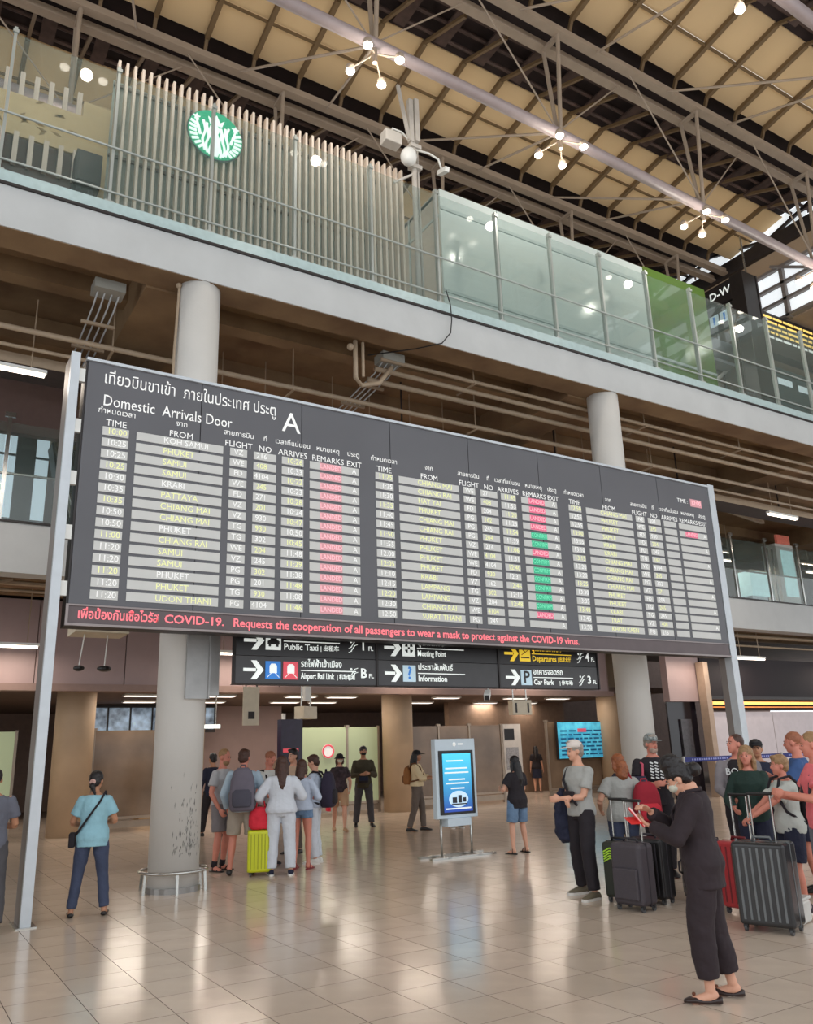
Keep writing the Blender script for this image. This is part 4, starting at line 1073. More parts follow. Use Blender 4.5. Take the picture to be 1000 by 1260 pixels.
mb = MB(); mb.prism([(0.37 + 0.2 * math.cos(a), 0.9 + 0.13 * math.sin(a)) for a in [2 * PI * k / 24 for k in range(24)]], 0.012, 0.018)
obj('screen_bubble', mb, mat('screen_pale', (196, 224, 244), 0.3, emis=0.5), sc_)
mb = MB(); mb.box(0.24, 0.33, 0.006, 0.012, 0.84, 0.93).box(0.36, 0.43, 0.006, 0.012, 0.84, 0.96).box(0.46, 0.52, 0.006, 0.012, 0.85, 0.92).box(0.22, 0.54, 0.006, 0.012, 0.81, 0.83)
obj('screen_vehicles', mb, mat('screen_black', (30, 34, 48), 0.4), sc_)
obj('mark', MB().ell((0.34, 0.035, 1.78), (0.035, 0.01, 0.035), 12).box(0.42, 0.52, 0.035, 0.04, 1.77, 1.795), whi, ad)

# ================================================================ BELT BARRIER by the shop
bb = thing('belt_barrier', 'queue barrier with a printed navy belt in front of the white panels', 'barrier', (16.4, 14.0, 0))
navy = mat('navy_belt', (40, 46, 120), 0.6, var=0.1)
for k in range(4):
    x = k * 1.9
    obj('post', MB().tube([(x, 0, 0.02), (x, 0, 1.36)], 0.035, 12).loft([(x, 0, 0, 0.18, 0.18), (x, 0, 0.03, 0.17, 0.17)], n=20), mat('barrier_post', (170, 168, 166), 0.3, metal=0.5), bb)
    if k < 3: obj('belt', MB().box(x + 0.03, x + 1.87, -0.004, 0.004, 1.23, 1.34), navy, bb)
    if k < 3:
        mb = MB()
        for q in range(16): mb.box(x + 0.3 + q * 0.085, x + 0.35 + q * 0.085, -0.007, -0.004, 1.265, 1.305)
        obj('belt_print', mb, mat('belt_letters', (150, 156, 214), 0.6), bb)
# ================================================================ PEOPLE
PENDING = []          # meshes fused by voxel remesh in one pass at the end
def fuse(name, mb, mt, parent, vox=0.011, smooth=2, disp=0.0, dscale=0.1):
    o = obj(name, mb, mt, parent)
    r = o.modifiers.new('r', 'REMESH'); r.mode = 'VOXEL'; r.voxel_size = vox; r.use_smooth_shade = True
    s = o.modifiers.new('s', 'SMOOTH'); s.iterations = smooth; s.factor = 0.5
    if disp:
        tx = bpy.data.textures.get('folds_%g' % dscale) or bpy.data.textures.new('folds_%g' % dscale, 'CLOUDS')
        tx.noise_scale = dscale
        d = o.modifiers.new('d', 'DISPLACE'); d.texture = tx; d.strength = disp; d.mid_level = 0.5; d.texture_coords = 'LOCAL'
    PENDING.append(o)
    return o
def finish_fused():
    dg = bpy.context.evaluated_depsgraph_get()
    new = []
    for o in PENDING:
        me = bpy.data.meshes.new_from_object(o.evaluated_get(dg)); new.append(me)
    for o, me in zip(PENDING, new):
        mt = [m_ for m_ in o.data.materials]
        o.modifiers.clear(); o.data = me
        for p in me.polygons: p.use_smooth = True
def ik(a, b, l1, l2, pole):
    a, b = Vector(a), Vector(b)
    d = b - a; L = min(d.length, (l1 + l2) * 0.999); d.normalize()
    b = a + d * L
    x = (l1 * l1 - l2 * l2 + L * L) / (2 * L)
    h = math.sqrt(max(0, l1 * l1 - x * x))
    p = Vector(pole); p = p - d * p.dot(d)
    p.normalize()
    return a + d * x + p * h, b
def cloth(name, rgb, **k): return mat('cloth_' + name, rgb, 0.85, var=k.pop('var', 0.08), scale=k.pop('scale', 8), bump=0.25, bscale=k.pop('bscale', 25), **k)
skin_l = mat('skin_light', (214, 160, 134), 0.55, var=0.05, scale=10)
skin_p = mat('skin_rosy', (206, 132, 112), 0.55, var=0.06, scale=10)
skin_t = mat('skin_tan', (180, 128, 98), 0.55, var=0.05, scale=10)
hair_k = mat('hair_black', (24, 18, 20), 0.4, var=0.2, scale=30, bump=0.4, bscale=60)
hair_b = mat('hair_brown', (70, 42, 32), 0.5, var=0.25, scale=30, bump=0.4, bscale=60)
hair_r = mat('hair_auburn', (140, 78, 42), 0.5, var=0.25, scale=30, bump=0.4, bscale=60)
hair_y = mat('hair_sandy', (150, 116, 80), 0.5, var=0.2, scale=30, bump=0.4, bscale=60)
hair_g = mat('hair_grey', (150, 140, 130), 0.5, var=0.2, scale=30, bump=0.4, bscale=60)
hair_s = mat('hair_cropped', (150, 92, 66), 0.6, var=0.15, scale=30)
eye_w = mat('eye_white', (176, 156, 146), 0.3); eye_d = mat('eye_dark', (30, 20, 18), 0.2)
lip_m = mat('lips', (170, 86, 80), 0.4)
mask_w = mat('mask_pale', (206, 206, 190), 0.8, var=0.03); mask_k = mat('mask_black', (26, 24, 26), 0.8)
denim = cloth('denim', (60, 68, 92), bscale=60); denim_l = cloth('light_denim', (104, 130, 160), bscale=60)

def facing(loc, turn):
    c = Vector((-loc[0], -loc[1])).normalized()
    rr = Vector((-c.y, c.x))
    t = R(turn)
    f = c * math.cos(t) + rr * math.sin(t)
    return math.atan2(-f.x, f.y)

def person(label, loc, turn, h=1.7, feet=((-0.10, 0.0), (0.10, 0.0)), hands=((-0.24, 0.06, 0.80), (0.24, 0.06, 0.80)), lean=0, head=(0, 0), skin=skin_l,
           hair=('short', None), top=('short', None, 0.88, 0.018), bottom=('long', None), shoes=('shoe', None, None), wide=1.0, fem=False, hat=None, mask=None,
           vox=0.011, palm=(None, None), curl=(0.5, 0.5), socks=None, group=None, beard=None, hofs=(0, 0), bend=(None, None), footz=(0, 0)):
    rz = facing(loc, turn)
    t = thing('person', label, 'person', (loc[0], loc[1], 0), rz, group)
    k = h / 1.70
    t.scale = (k, k, k)
    inv = 1.0
    P = lambda x, y, z: Vector((x, y, z))
    la = R(lean)
    def T(p, wgt=None):
        p = Vector(p)
        if p.z <= 0.93: return p
        w_ = 1.0 if p.z > 1.15 else (p.z - 0.93) / 0.22
        a = la * (0.4 + 0.6 * w_) if p.z > 0.93 else 0
        a = la * w_ if p.z < 1.15 else la
        dz, dy = p.z - 0.93, p.y
        return Vector((p.x, dy * math.cos(a) + dz * math.sin(a), 0.93 + dz * math.cos(a) - dy * math.sin(a)))
    W = wide
    sw = (0.152 if fem else 0.172) * W
    # torso rings (z, rx, ry, y)
    hipw = 0.165 if fem else 0.155
    tor = [(0.84, hipw * 0.85, 0.09, -0.01), (0.92, hipw, 0.112, -0.015), (1.0, hipw * 0.93, 0.105, -0.005), (1.08, 0.128 if fem else 0.142, 0.09, 0.0), (1.18, 0.14 if fem else 0.155, 0.10, 0.005),
           (1.27, 0.155 if fem else 0.17, 0.118 if fem else 0.11, 0.01), (1.335, 0.155 if fem else 0.175, 0.092, -0.003), (1.38, 0.12 if fem else 0.135, 0.074, -0.010), (1.41, 0.085, 0.064, -0.012), (1.44, 0.055, 0.055, -0.012)]
    def torso(mb, z0, z1, e, eh=None, n=22):
        rings = []
        zs = [g[0] for g in tor]
        def at(z):
            for a, b in zip(tor, tor[1:]):
                if a[0] <= z <= b[0]:
                    u = (z - a[0]) / (b[0] - a[0]); return [a[i] + (b[i] - a[i]) * u for i in range(4)]
            return list(tor[0] if z < tor[0][0] else tor[-1])
        N = 12
        for i in range(N + 1):
            z = z0 + (z1 - z0) * i / N
            g = at(z)
            ee = e + (eh - e) * max(0, 1 - i / 5) if eh is not None else e
            c = T((0, g[3], z))
            a = la * min(1, max(0, (z - 0.93) / 0.22))
            rings.append((c.x, c.y, c.z, g[1] * W + ee, g[2] * (0.5 + 0.5 * W) + ee, -a))
        mb.loft(rings, n)
    hc = T((0, 0.02 + hofs[0], 1.58 + hofs[1]))
    Mh = (Matrix.Rotation(R(head[0]), 3, 'Z') @ Matrix.Rotation(-R(head[1]) - la, 3, 'X'))
    Hd = lambda x, y, z: hc + Mh @ Vector((x, y, z))
    # joints
    hips = [P(-0.092 * W, -0.005, 0.90), P(0.092 * W, -0.005, 0.90)]
    ank, kne = [], []
    for i in (0, 1):
        a = P(feet[i][0], feet[i][1] - 0.04, 0.085 + footz[i])
        pole = bend[i] or ((-0.1, 1, 0), (0.1, 1, 0))[i]
        ls = min(1.0, (a - hips[i]).length * 1.004 / 0.845)
        kn, a = ik(hips[i], a, 0.425 * ls, 0.42 * ls, pole)
        kne.append(kn); ank.append(a)
    sh, el, wr = [], [], []
    for i in (0, 1):
        sg = -1 if i == 0 else 1
        s_ = T((sg * sw, -0.01, 1.345))
        pole = (sg * 0.7, -0.6, -0.6)
        e_, w_ = ik(s_, hands[i], 0.285, 0.255, pole)
        sh.append(s_); el.append(e_); wr.append(w_)
    # ---- body: one continuous fused surface
    b = MB()
    torso(b, 0.84, 1.44, 0.0)
    b.tube([T((0, -0.015, 1.39)), T((0, -0.008, 1.45)), Hd(0, -0.02, -0.06)], [0.062, 0.054, 0.052] if not fem else [0.052, 0.046, 0.046], 14)
    b.ell(Hd(0, -0.012, 0.025), (0.073, 0.092, 0.09), 20, rot=Mh)
    b.ell(Hd(0, 0.028, -0.03), (0.058, 0.06, 0.082), 16, rot=Mh)
    b.ell(Hd(0, 0.045, -0.082), (0.036, 0.038, 0.028), 12, rot=Mh)
    b.ell(Hd(0, 0.092, -0.022), (0.013, 0.02, 0.014), 8, rot=Mh)
    b.tube([Hd(0, 0.078, 0.015), Hd(0, 0.096, -0.018)], [0.009, 0.011], 8)
    for sg in (-1, 1): b.ell(Hd(sg * 0.075, -0.002, -0.012), (0.010, 0.019, 0.031), 8, rot=Mh)
    for i in (0, 1):
        sg = -1 if i == 0 else 1
        b.tube([hips[i] + P(0, 0, 0.03), hips[i] * 0.55 + kne[i] * 0.45, kne[i], kne[i] * 0.65 + ank[i] * 0.35, ank[i] * 0.85 + kne[i] * 0.15, ank[i]], [0.088 * W, 0.076 * W, 0.052, 0.055, 0.036, 0.036], 14)
        b.ell(ank[i] + P(0, -0.012, -0.03), (0.034, 0.045, 0.04), 10)
        b.tube([ank[i] + P(0, -0.01, -0.03), ank[i] + P(sg * 0.012, 0.06, -0.05), ank[i] + P(sg * 0.022, 0.135, -0.065)], [0.036, 0.034, 0.026], 10, ry=None)
        b.ell(sh[i], (0.058, 0.055, 0.058), 12)
        b.tube([sh[i], sh[i] * 0.5 + el[i] * 0.5, el[i]], [0.052 * W, 0.045 * W, 0.038], 12)
        b.tube([el[i], el[i] * 0.7 + wr[i] * 0.3, wr[i]], [0.038, 0.038, 0.026], 12)
        # hand
        d = (wr[i] - el[i]).normalized()
        n_ = Vector(palm[i]) if palm[i] else Vector((-sg * 0.9, 0.2, 0))
        n_ = (n_ - d * n_.dot(d)).normalized()
        s_ = d.cross(n_).normalized()
        if s_.y < 0: s_ = -s_            # thumb side towards the front
        M3 = Matrix((s_, n_, d)).transposed()
        b.ell(wr[i] + d * 0.048, (0.040, 0.017, 0.052), 10, rot=M3)
        for q, (o_, L) in enumerate(((-0.031, 0.058), (-0.0105, 0.072), (0.0105, 0.078), (0.031, 0.070))):
            p0 = wr[i] + d * 0.085 + s_ * o_
            c_ = curl[i]
            p1 = p0 + (d * math.cos(c_ * 0.9) + n_ * math.sin(c_ * 0.9)) * L * 0.5
            p2 = p1 + (d * math.cos(c_ * 2.2) + n_ * math.sin(c_ * 2.2)) * L * 0.5
            b.tube([p0 - d * 0.03, p0, p1, p2], [0.0085, 0.0088, 0.0082, 0.0066], 7)
        q0 = wr[i] + d * 0.025 + s_ * 0.026
        b.tube([q0, q0 + s_ * 0.022 + d * 0.025 + n_ * 0.012, q0 + s_ * 0.028 + d * 0.055 + n_ * 0.028], [0.013, 0.011, 0.008], 7)
    body = fuse('body', b, skin, t, vox, 2)
    # ---- face
    for sg in (-1, 1):
        obj('eye', MB().ell(Hd(sg * 0.028, 0.079, 0.0), (0.0115, 0.007, 0.0055), 10, rot=Mh), eye_w, body, smooth=True)
        obj('iris', MB().ell(Hd(sg * 0.028, 0.0855, 0.0), (0.0072, 0.003, 0.0058), 8, rot=Mh), eye_d, body, smooth=True)
        obj('eyebrow', MB().tube([Hd(sg * 0.012, 0.088, 0.019), Hd(sg * 0.03, 0.086, 0.024), Hd(sg * 0.046, 0.076, 0.018)], 0.0032, 6), hair[1] if hair[1] else hair_b, body)
    if not mask: obj('mouth', MB().ell(Hd(0, 0.085, -0.056), (0.021, 0.007, 0.0065), 10, rot=Mh), lip_m, body, smooth=True)
    if beard: fuse('beard', MB().ell(Hd(0, 0.04, -0.075), (0.056, 0.052, 0.045), 14, rot=Mh), beard, t, 0.01, 1, 0.01, 0.02)
    if mask:
        mo_ = MB().ell(Hd(0, 0.046, -0.042), (0.057, 0.056, 0.044), 16, rot=Mh)
        mk = obj('face_mask', mo_, mask, t, smooth=True)
        obj('ear_loop', MB().tube([Hd(0.05, 0.06, -0.035), Hd(0.074, 0.02, -0.02), Hd(0.082, -0.012, -0.01)], 0.0025, 5).tube([Hd(-0.05, 0.06, -0.035), Hd(-0.074, 0.02, -0.02), Hd(-0.082, -0.012, -0.01)], 0.0025, 5), mask, mk)
    # ---- hair
    st, hm = hair
    if st != 'none':
        hb = MB()
        if st == 'buzz':
            hb.ell(Hd(0, -0.02, 0.036), (0.078, 0.093, 0.085), 18, rot=Mh)
        else:
            hb.ell(Hd(0, -0.020, 0.040), (0.084, 0.098, 0.088), 20, rot=Mh)
            hb.ell(Hd(0, -0.052, -0.015), (0.076, 0.058, 0.07), 16, rot=Mh)
        if st == 'short': hb.ell(Hd(0.01, 0.04, 0.09), (0.06, 0.045, 0.03), 12, rot=Mh)
        if st in ('long', 'bob'):
            L = 0.36 if st == 'long' else 0.12
            for sg in (-1, 1): hb.tube([Hd(sg * 0.066, -0.01, 0.03), Hd(sg * 0.08, -0.01, -0.06), Hd(sg * 0.078, -0.02, -0.06 - L * 0.45)], [0.026, 0.03, 0.02], 10)
            hb.tube([Hd(0, -0.06, 0.0), Hd(0, -0.085, -0.1), hc + P(0, -0.11, -0.12 - L * 0.5), hc + P(0, -0.10, -0.10 - L)], [0.075, 0.082, 0.078, 0.035], 14)
        if st == 'pony':
            hb.tube([Hd(0, -0.09, 0.03), Hd(0, -0.14, 0.0), hc + P(0, -0.15, -0.12), hc + P(0.01, -0.13, -0.22)], [0.03, 0.036, 0.032, 0.012], 10)
        if st == 'bun':
            hb.ell(Hd(0, -0.145, -0.005), (0.055, 0.052, 0.055), 14, rot=Mh)
            hb.ell(Hd(0, -0.015, 0.115), (0.075, 0.085, 0.075), 14, rot=Mh)
        if st == 'lowpony':
            hb.tube([Hd(0, -0.09, -0.03), Hd(0, -0.12, -0.07), hc + P(0, -0.115, -0.17)], [0.028, 0.036, 0.012], 10)
        ho = fuse('hair', hb, hm, t, max(0.009, vox * 0.8), 1, 0.012, 0.03)
        if st in ('pony', 'lowpony'): obj('hair_tie', MB().tube([Hd(0, -0.10, -0.02 if st == 'lowpony' else 0.03), Hd(0, -0.125, -0.035 if st == 'lowpony' else 0.01)], 0.036, 10), cloth('hair_tie', (210, 170, 160)), ho)
    if hat:
        kind, hmat = hat
        c_ = MB().loft([tuple(Hd(0, -0.01, z)) + (r_, r_ * 1.15) for z, r_ in ((0.038, 0.086), (0.06, 0.087), (0.09, 0.079), (0.115, 0.058), (0.13, 0.02))], n=20)
        hp = obj('hat', c_, hmat, t, smooth=True)
        if kind == 'cap': obj('brim', MB().ell(Hd(0, 0.115, 0.045), (0.07, 0.075, 0.009), 16, rot=Mh), hmat, hp, smooth=True)
        else: obj('brim', MB().loft([tuple(Hd(0, 0, 0.05)) + (0.09, 0.105), tuple(Hd(0, 0, 0.012)) + (0.135, 0.145), tuple(Hd(0, 0, 0.008)) + (0.13, 0.14), tuple(Hd(0, 0, 0.045)) + (0.085, 0.1)], n=24), hmat, hp, smooth=True)
    # ---- bottoms
    kind, bm_ = bottom[0], bottom[1]
    loose = bottom[2] if len(bottom) > 2 else 1.0
    if kind != 'none':
        p = MB()
        torso(p, 0.83, 1.0, 0.012)
        for i in (0, 1):
            if kind == 'long':
                p.tube([hips[i] + P(0, 0, 0.02), hips[i] * 0.6 + kne[i] * 0.4, kne[i], kne[i] * 0.5 + ank[i] * 0.5, ank[i] + P(0, 0, 0.015)], [0.102 * W, 0.093 * W, 0.073 * loose, 0.07 * loose, 0.062 * loose], 16)
            elif kind == 'crop':
                p.tube([hips[i] + P(0, 0, 0.02), hips[i] * 0.6 + kne[i] * 0.4, kne[i], kne[i] * 0.4 + ank[i] * 0.6, kne[i] * 0.2 + ank[i] * 0.8], [0.106 * W, 0.104 * W, 0.076 * loose, 0.066 * loose, 0.058 * loose], 16)
            elif kind == 'shorts':
                p.tube([hips[i] + P(0, 0, 0.02), hips[i] * 0.6 + kne[i] * 0.4, hips[i] * 0.12 + kne[i] * 0.88], [0.104 * W, 0.102 * W, 0.095 * W], 16)
            elif kind == 'hot':
                p.tube([hips[i] + P(0, 0, 0.02), hips[i] * 0.72 + kne[i] * 0.28], [0.104 * W, 0.106 * W], 16)
            elif kind == 'skirt':
                pass
        if kind == 'skirt': p.loft([(0, 0, 0.52, 0.2, 0.16), (0, 0, 0.75, 0.19, 0.15), (0, 0, 1.0, 0.15, 0.12)], 22)
        fuse({'long': 'trousers', 'crop': 'trousers', 'shorts': 'shorts', 'hot': 'shorts', 'skirt': 'skirt'}[kind], p, bm_, t, max(vox, 0.011), 2, 0.018, 0.09)
    # ---- top
    kind, tm = top[0], top[1]
    hem = top[2] if len(top) > 2 else 0.88
    e = top[3] if len(top) > 3 else 0.018
    q = MB()
    torso(q, hem, 1.412, e * 0.8, e + 0.014)
    for i in (0, 1):
        if kind != 'short': q.ell(el[i], (0.047 + e * 0.5,) * 3, 12)
        q.ell(sh[i], (0.058 + e * 0.3, 0.058 + e * 0.3, 0.055 + e * 0.2), 12)
        if kind == 'long':
            q.tube([sh[i], sh[i] * 0.5 + el[i] * 0.5, el[i]], [0.052 * W + e * 0.4, 0.052 * W + e * 0.5, 0.046 + e * 0.5], 14)
            q.tube([el[i], wr[i] * 0.93 + el[i] * 0.07], [0.046 + e * 0.5, 0.034 + e * 0.4], 14)
        elif kind == 'half':
            q.tube([sh[i], sh[i] * 0.5 + el[i] * 0.5, el[i]], [0.052 * W + e * 0.4, 0.056 * W + e * 0.5, 0.05 + e * 0.5], 14)
            q.tube([el[i], wr[i] * 0.4 + el[i] * 0.6], [0.048 + e * 0.5, 0.046 + e * 0.5], 14)
        else:
            q.tube([sh[i], sh[i] * 0.35 + el[i] * 0.65], [0.052 * W + e * 0.4, 0.06 * W + e * 0.5], 14)
    to = fuse(bottom[3] if len(bottom) > 3 else {'long': 'shirt', 'half': 'shirt', 'short': 'shirt'}[kind], q, tm, t, max(vox, 0.011), 2, 0.02, 0.11)
    # ---- shoes
    sk, sm_, so_ = shoes
    for i in (0, 1):
        sg = -1 if i == 0 else 1
        a = ank[i]
        if sk == 'bare': continue
        s1 = MB()
        zz = footz[i]
        def sec(y, w_, z0, z1): return (a.x + sg * max(0, y) * 0.13, y + a.y, (z0 + z1) / 2 + zz, w_, (z1 - z0) / 2)
        secs = [(-0.075, 0.026, 0.012, 0.06), (-0.055, 0.036, 0.008, 0.085), (0.0, 0.041, 0.008, 0.095), (0.05, 0.043, 0.008, 0.085), (0.11, 0.048, 0.008, 0.06), (0.16, 0.044, 0.008, 0.045), (0.19, 0.026, 0.010, 0.034)]
        if sk == 'flat': secs = [(-0.075, 0.026, 0.01, 0.05), (-0.055, 0.035, 0.006, 0.056), (0.0, 0.038, 0.006, 0.036), (0.05, 0.041, 0.006, 0.036), (0.10, 0.044, 0.006, 0.05), (0.15, 0.04, 0.006, 0.045), (0.185, 0.02, 0.010, 0.03)]
        if sk == 'sandal': secs = [(-0.07, 0.026, 0.0, 0.022), (0.0, 0.038, 0.0, 0.022), (0.1, 0.045, 0.0, 0.022), (0.17, 0.035, 0.0, 0.022)]
        n = 14; base = 0
        for (y, w_, z0, z1) in secs:
            g = sec(y, w_, z0, z1)
            for k_ in range(n):
                an = 2 * PI * k_ / n
                s1.v.append((g[0] + g[3] * math.cos(an), g[1], g[2] + g[4] * math.copysign(abs(math.sin(an)) ** 0.8, math.sin(an))))
        for r_ in range(len(secs) - 1):
            for k_ in range(n):
                q_ = r_ * n; s1.f.append([q_ + k_, q_ + n + k_, q_ + n + (k_ + 1) % n, q_ + (k_ + 1) % n]); s1.mi.append(0)
        s1.f.append(list(range(n))); s1.mi.append(0); q_ = (len(secs) - 1) * n; s1.f.append([q_ + k_ for k_ in range(n)][::-1]); s1.mi.append(0)
        sho = obj('sandal' if sk == 'sandal' else 'shoe', s1, sm_, t, smooth=True)
        if sk == 'sandal':
            obj('strap', MB().tube([(a.x - 0.045, a.y + 0.08, 0.02), (a.x, a.y + 0.09, 0.065), (a.x + 0.05, a.y + 0.08, 0.02)], 0.009, 6).tube([(a.x - 0.04, a.y, 0.02), (a.x - 0.036, a.y - 0.0, 0.09), (a.x + 0.036, a.y - 0.0, 0.09), (a.x + 0.04, a.y, 0.02)], 0.008, 6), sm_, sho)
        if so_:
            s2 = MB(); pts = [(-0.082, 0.02), (-0.08, -0.02), (0.0, -0.043), (0.1, -0.05), (0.16, -0.046), (0.2, -0.02), (0.2, 0.02), (0.16, 0.046), (0.1, 0.05), (0.0, 0.043)]
            nn = len(pts)
            for z in (0.0 + zz, 0.026 + zz): s2.v += [(a.x + sg * max(0, y) * 0.13 + x, a.y + y, z) for y, x in pts]
            s2.f += [list(range(nn)), [nn + i_ for i_ in range(nn)][::-1]] + [[i_, nn + i_, nn + (i_ + 1) % nn, (i_ + 1) % nn] for i_ in range(nn)]; s2.mi += [0] * (nn + 2)
            obj('sole', s2, so_, sho)
        if socks: obj('sock', MB().tube([a + P(0, -0.005, -0.02), a * 0.85 + kne[i] * 0.15], [0.044, 0.042], 12), socks, t, smooth=True)
    t['_j'] = [list(T((0, 0, 1.2))), list(wr[0]), list(wr[1]), list(sh[0]), list(sh[1]), list(hc)]
    return t

def world_of(p, x, y, z):
    k = p.scale[0]; a = p.rotation_euler[2]
    return (p.location[0] + k * (x * math.cos(a) - y * math.sin(a)), p.location[1] + k * (x * math.sin(a) + y * math.cos(a)), k * z)

def backpack(p, label, mt, mt2, size=(0.32, 0.18, 0.48), z=0.98, yb=-0.13, x=0, straps=True, name='backpack', back=True):
    """backpack worn by p: a thing of its own, straps are its parts"""
    a = p.rotation_euler[2]
    t = thing(name, label, 'backpack', world_of(p, x, yb, z), a)
    w_, d_, h_ = size
    b = MB(); sg = -1 if back else 1
    b.loft([(0, sg * d_ / 2 * 0.9, zz * h_, w_ / 2 * r_, d_ / 2 * r2__) for zz, r_, r2__ in ((0, 0.8, 0.7), (0.06, 0.98, 0.95), (0.35, 1.0, 1.0), (0.7, 0.93, 0.85), (0.92, 0.7, 0.6), (1.0, 0.4, 0.3))], 24, pw=0.6)
    bo = obj('body', b, mt, t, smooth=True)
    obj('pocket', MB().loft([(0, sg * d_ * 0.86, h_ * zz, w_ * 0.38 * r_, d_ * 0.2 * r_) for zz, r_ in ((0.1, 0.8), (0.15, 1), (0.42, 1), (0.5, 0.7))], 20, pw=0.6), mt2, t, smooth=True)
    obj('zip', MB().tube([(-w_ * 0.36, sg * d_ * 0.72, h_ * 0.55), (-w_ * 0.26, sg * d_ * 0.72, h_ * 0.84), (0, sg * d_ * 0.68, h_ * 0.93), (w_ * 0.26, sg * d_ * 0.72, h_ * 0.84), (w_ * 0.36, sg * d_ * 0.72, h_ * 0.55)], 0.006, 6), mt2, t)
    obj('grab_handle', MB().tube([(-0.04, sg * d_ * 0.3, h_ * 0.98), (-0.03, sg * d_ * 0.3, h_ * 1.06), (0.03, sg * d_ * 0.3, h_ * 1.06), (0.04, sg * d_ * 0.3, h_ * 0.98)], 0.01, 6), mt2, t)
    if straps:
        zt = 1.42 - z
        for s_ in (-1, 1):
            obj('strap', MB().tube([(s_ * 0.09, -0.02, h_ * 0.85), (s_ * 0.105, 0.03, zt - 0.01), (s_ * 0.11, 0.12, zt + 0.005), (s_ * 0.125, 0.235, zt - 0.10), (s_ * 0.135, 0.262, zt - 0.25), (s_ * 0.17, 0.19, 0.12 * h_ + 0.05), (s_ * 0.16, 0.0, 0.06)], 0.017, 8), mt2, t, smooth=True)
    return t

def suitcase(label, loc, turn, mt, mt2, size=(0.44, 0.26, 0.66), ribs=6, handle=0.42, name='suitcase', soft=False):
    w_, d_, h_ = size
    t = thing(name, label, 'suitcase', (loc[0], loc[1], 0), facing(loc, turn))
    z0 = 0.055
    b = MB(); b.box(-w_ / 2, w_ / 2, -d_ / 2, d_ / 2, z0, z0 + h_)
    bo = obj('shell', b, mt, t, bevel=0.035 if not soft else 0.05)
    bo.modifiers['bevel'].segments = 4
    for sg in (-1, 1):
        for k_ in range(ribs):
            x = -w_ / 2 + w_ * (k_ + 1) / (ribs + 1)
            obj('rib', MB().box(x - w_ * 0.022, x + w_ * 0.022, sg * d_ / 2 - 0.006, sg * d_ / 2 + 0.006, z0 + 0.05, z0 + h_ - 0.05), mt2, t, bevel=0.004)
    obj('seam', MB().box(-w_ / 2 - 0.003, w_ / 2 + 0.003, -0.008, 0.008, z0 - 0.002, z0 + h_ + 0.003), mt2, t)
    if soft: obj('front_pocket', MB().box(-w_ * 0.4, w_ * 0.4, d_ / 2 - 0.005, d_ / 2 + 0.03, z0 + 0.06, z0 + h_ * 0.6), mt, t, bevel=0.02)
    obj('side_handle', MB().tube([(w_ / 2, 0, z0 + h_ * 0.38), (w_ / 2 + 0.035, 0, z0 + h_ * 0.42), (w_ / 2 + 0.035, 0, z0 + h_ * 0.58), (w_ / 2, 0, z0 + h_ * 0.62)], 0.011, 8), mt2, t, smooth=True)
    obj('top_handle', MB().tube([(-0.09, 0, z0 + h_), (-0.08, 0, z0 + h_ + 0.035), (0.08, 0, z0 + h_ + 0.035), (0.09, 0, z0 + h_)], 0.012, 8), mt2, t, smooth=True)
    if handle:
        hd_ = obj('telescopic_handle', MB().tube([(-0.10, -d_ * 0.3, z0 + h_ - 0.02), (-0.10, -d_ * 0.3, z0 + h_ + handle)], 0.010, 8).tube([(0.10, -d_ * 0.3, z0 + h_ - 0.02), (0.10, -d_ * 0.3, z0 + h_ + handle)], 0.010, 8), steel, t)
        obj('grip', MB().tube([(-0.12, -d_ * 0.3, z0 + h_ + handle), (0.12, -d_ * 0.3, z0 + h_ + handle)], 0.016, 8), black_m, hd_)
    for sx in (-1, 1):
        for sy in (-1, 1):
            x, y = sx * (w_ / 2 - 0.045), sy * (d_ / 2 - 0.04)
            wh = obj('wheel', MB().tube([(x - 0.012, y, 0.027), (x + 0.012, y, 0.027)], 0.027, 14), mat('wheel_grey', (70, 70, 72), 0.4), t, smooth=False)
            obj('fork', MB().box(x - 0.02, x + 0.02, y - 0.015, y + 0.015, 0.03, z0 + 0.012), black_m, wh)
    return t
# ---------------------------------------------------------------- who stands where
black_c = cloth('black', (34, 28, 34), var=0.1); black_w = cloth('warm_black', (44, 33, 38), var=0.08, bscale=15)
grey_t = cloth('grey_tee', (96, 98, 110)); grey_d = cloth('dark_grey_trousers', (74, 72, 76)); ltblue = cloth('light_blue_shirt', (142, 186, 200))
stone = cloth('stone_shorts', (160, 148, 134)); white_c = cloth('white_tracksuit', (208, 212, 220), var=0.03); hood = cloth('pale_blue_hoodie', (184, 194, 212), var=0.04)
beige_c = cloth('beige_shirt', (200, 172, 148)); olive = cloth('olive_jacket', (66, 60, 44)); cream_c = cloth('cream_blouse', (226, 206, 168), var=0.04)
taupe = cloth('taupe_trousers', (104, 92, 84)); heather = cloth('heather_grey_tee', (164, 164, 160), var=0.04); navy_c = cloth('navy', (30, 34, 56))
khaki = cloth('khaki', (186, 150, 118)); paletee = cloth('pale_grey_tee', (190, 194, 188), var=0.04); green_c = cloth('dark_green_jacket', (28, 50, 44))
pink_c = cloth('coral_pink_tee', (232, 116, 122), var=0.05); blue_c = cloth('blue_shirt', (56, 84, 132)); shoe_k = mat('shoe_black', (30, 26, 26), 0.4); shoe_b = mat('shoe_brown', (84, 66, 58), 0.6); shoe_w = mat('shoe_white', (224, 220, 214), 0.6)
leather = mat('loafer_leather', (46, 30, 28), 0.3); red_b = cloth('red_bag', (150, 26, 44)); yellow_s = mat('yellow_shell', (206, 210, 34), 0.35, var=0.04); yellow_d = mat('yellow_groove', (168, 172, 26), 0.4)
plaid = mat('plaid_shirt', (60, 48, 54), 0.9, var=0.5, scale=14)
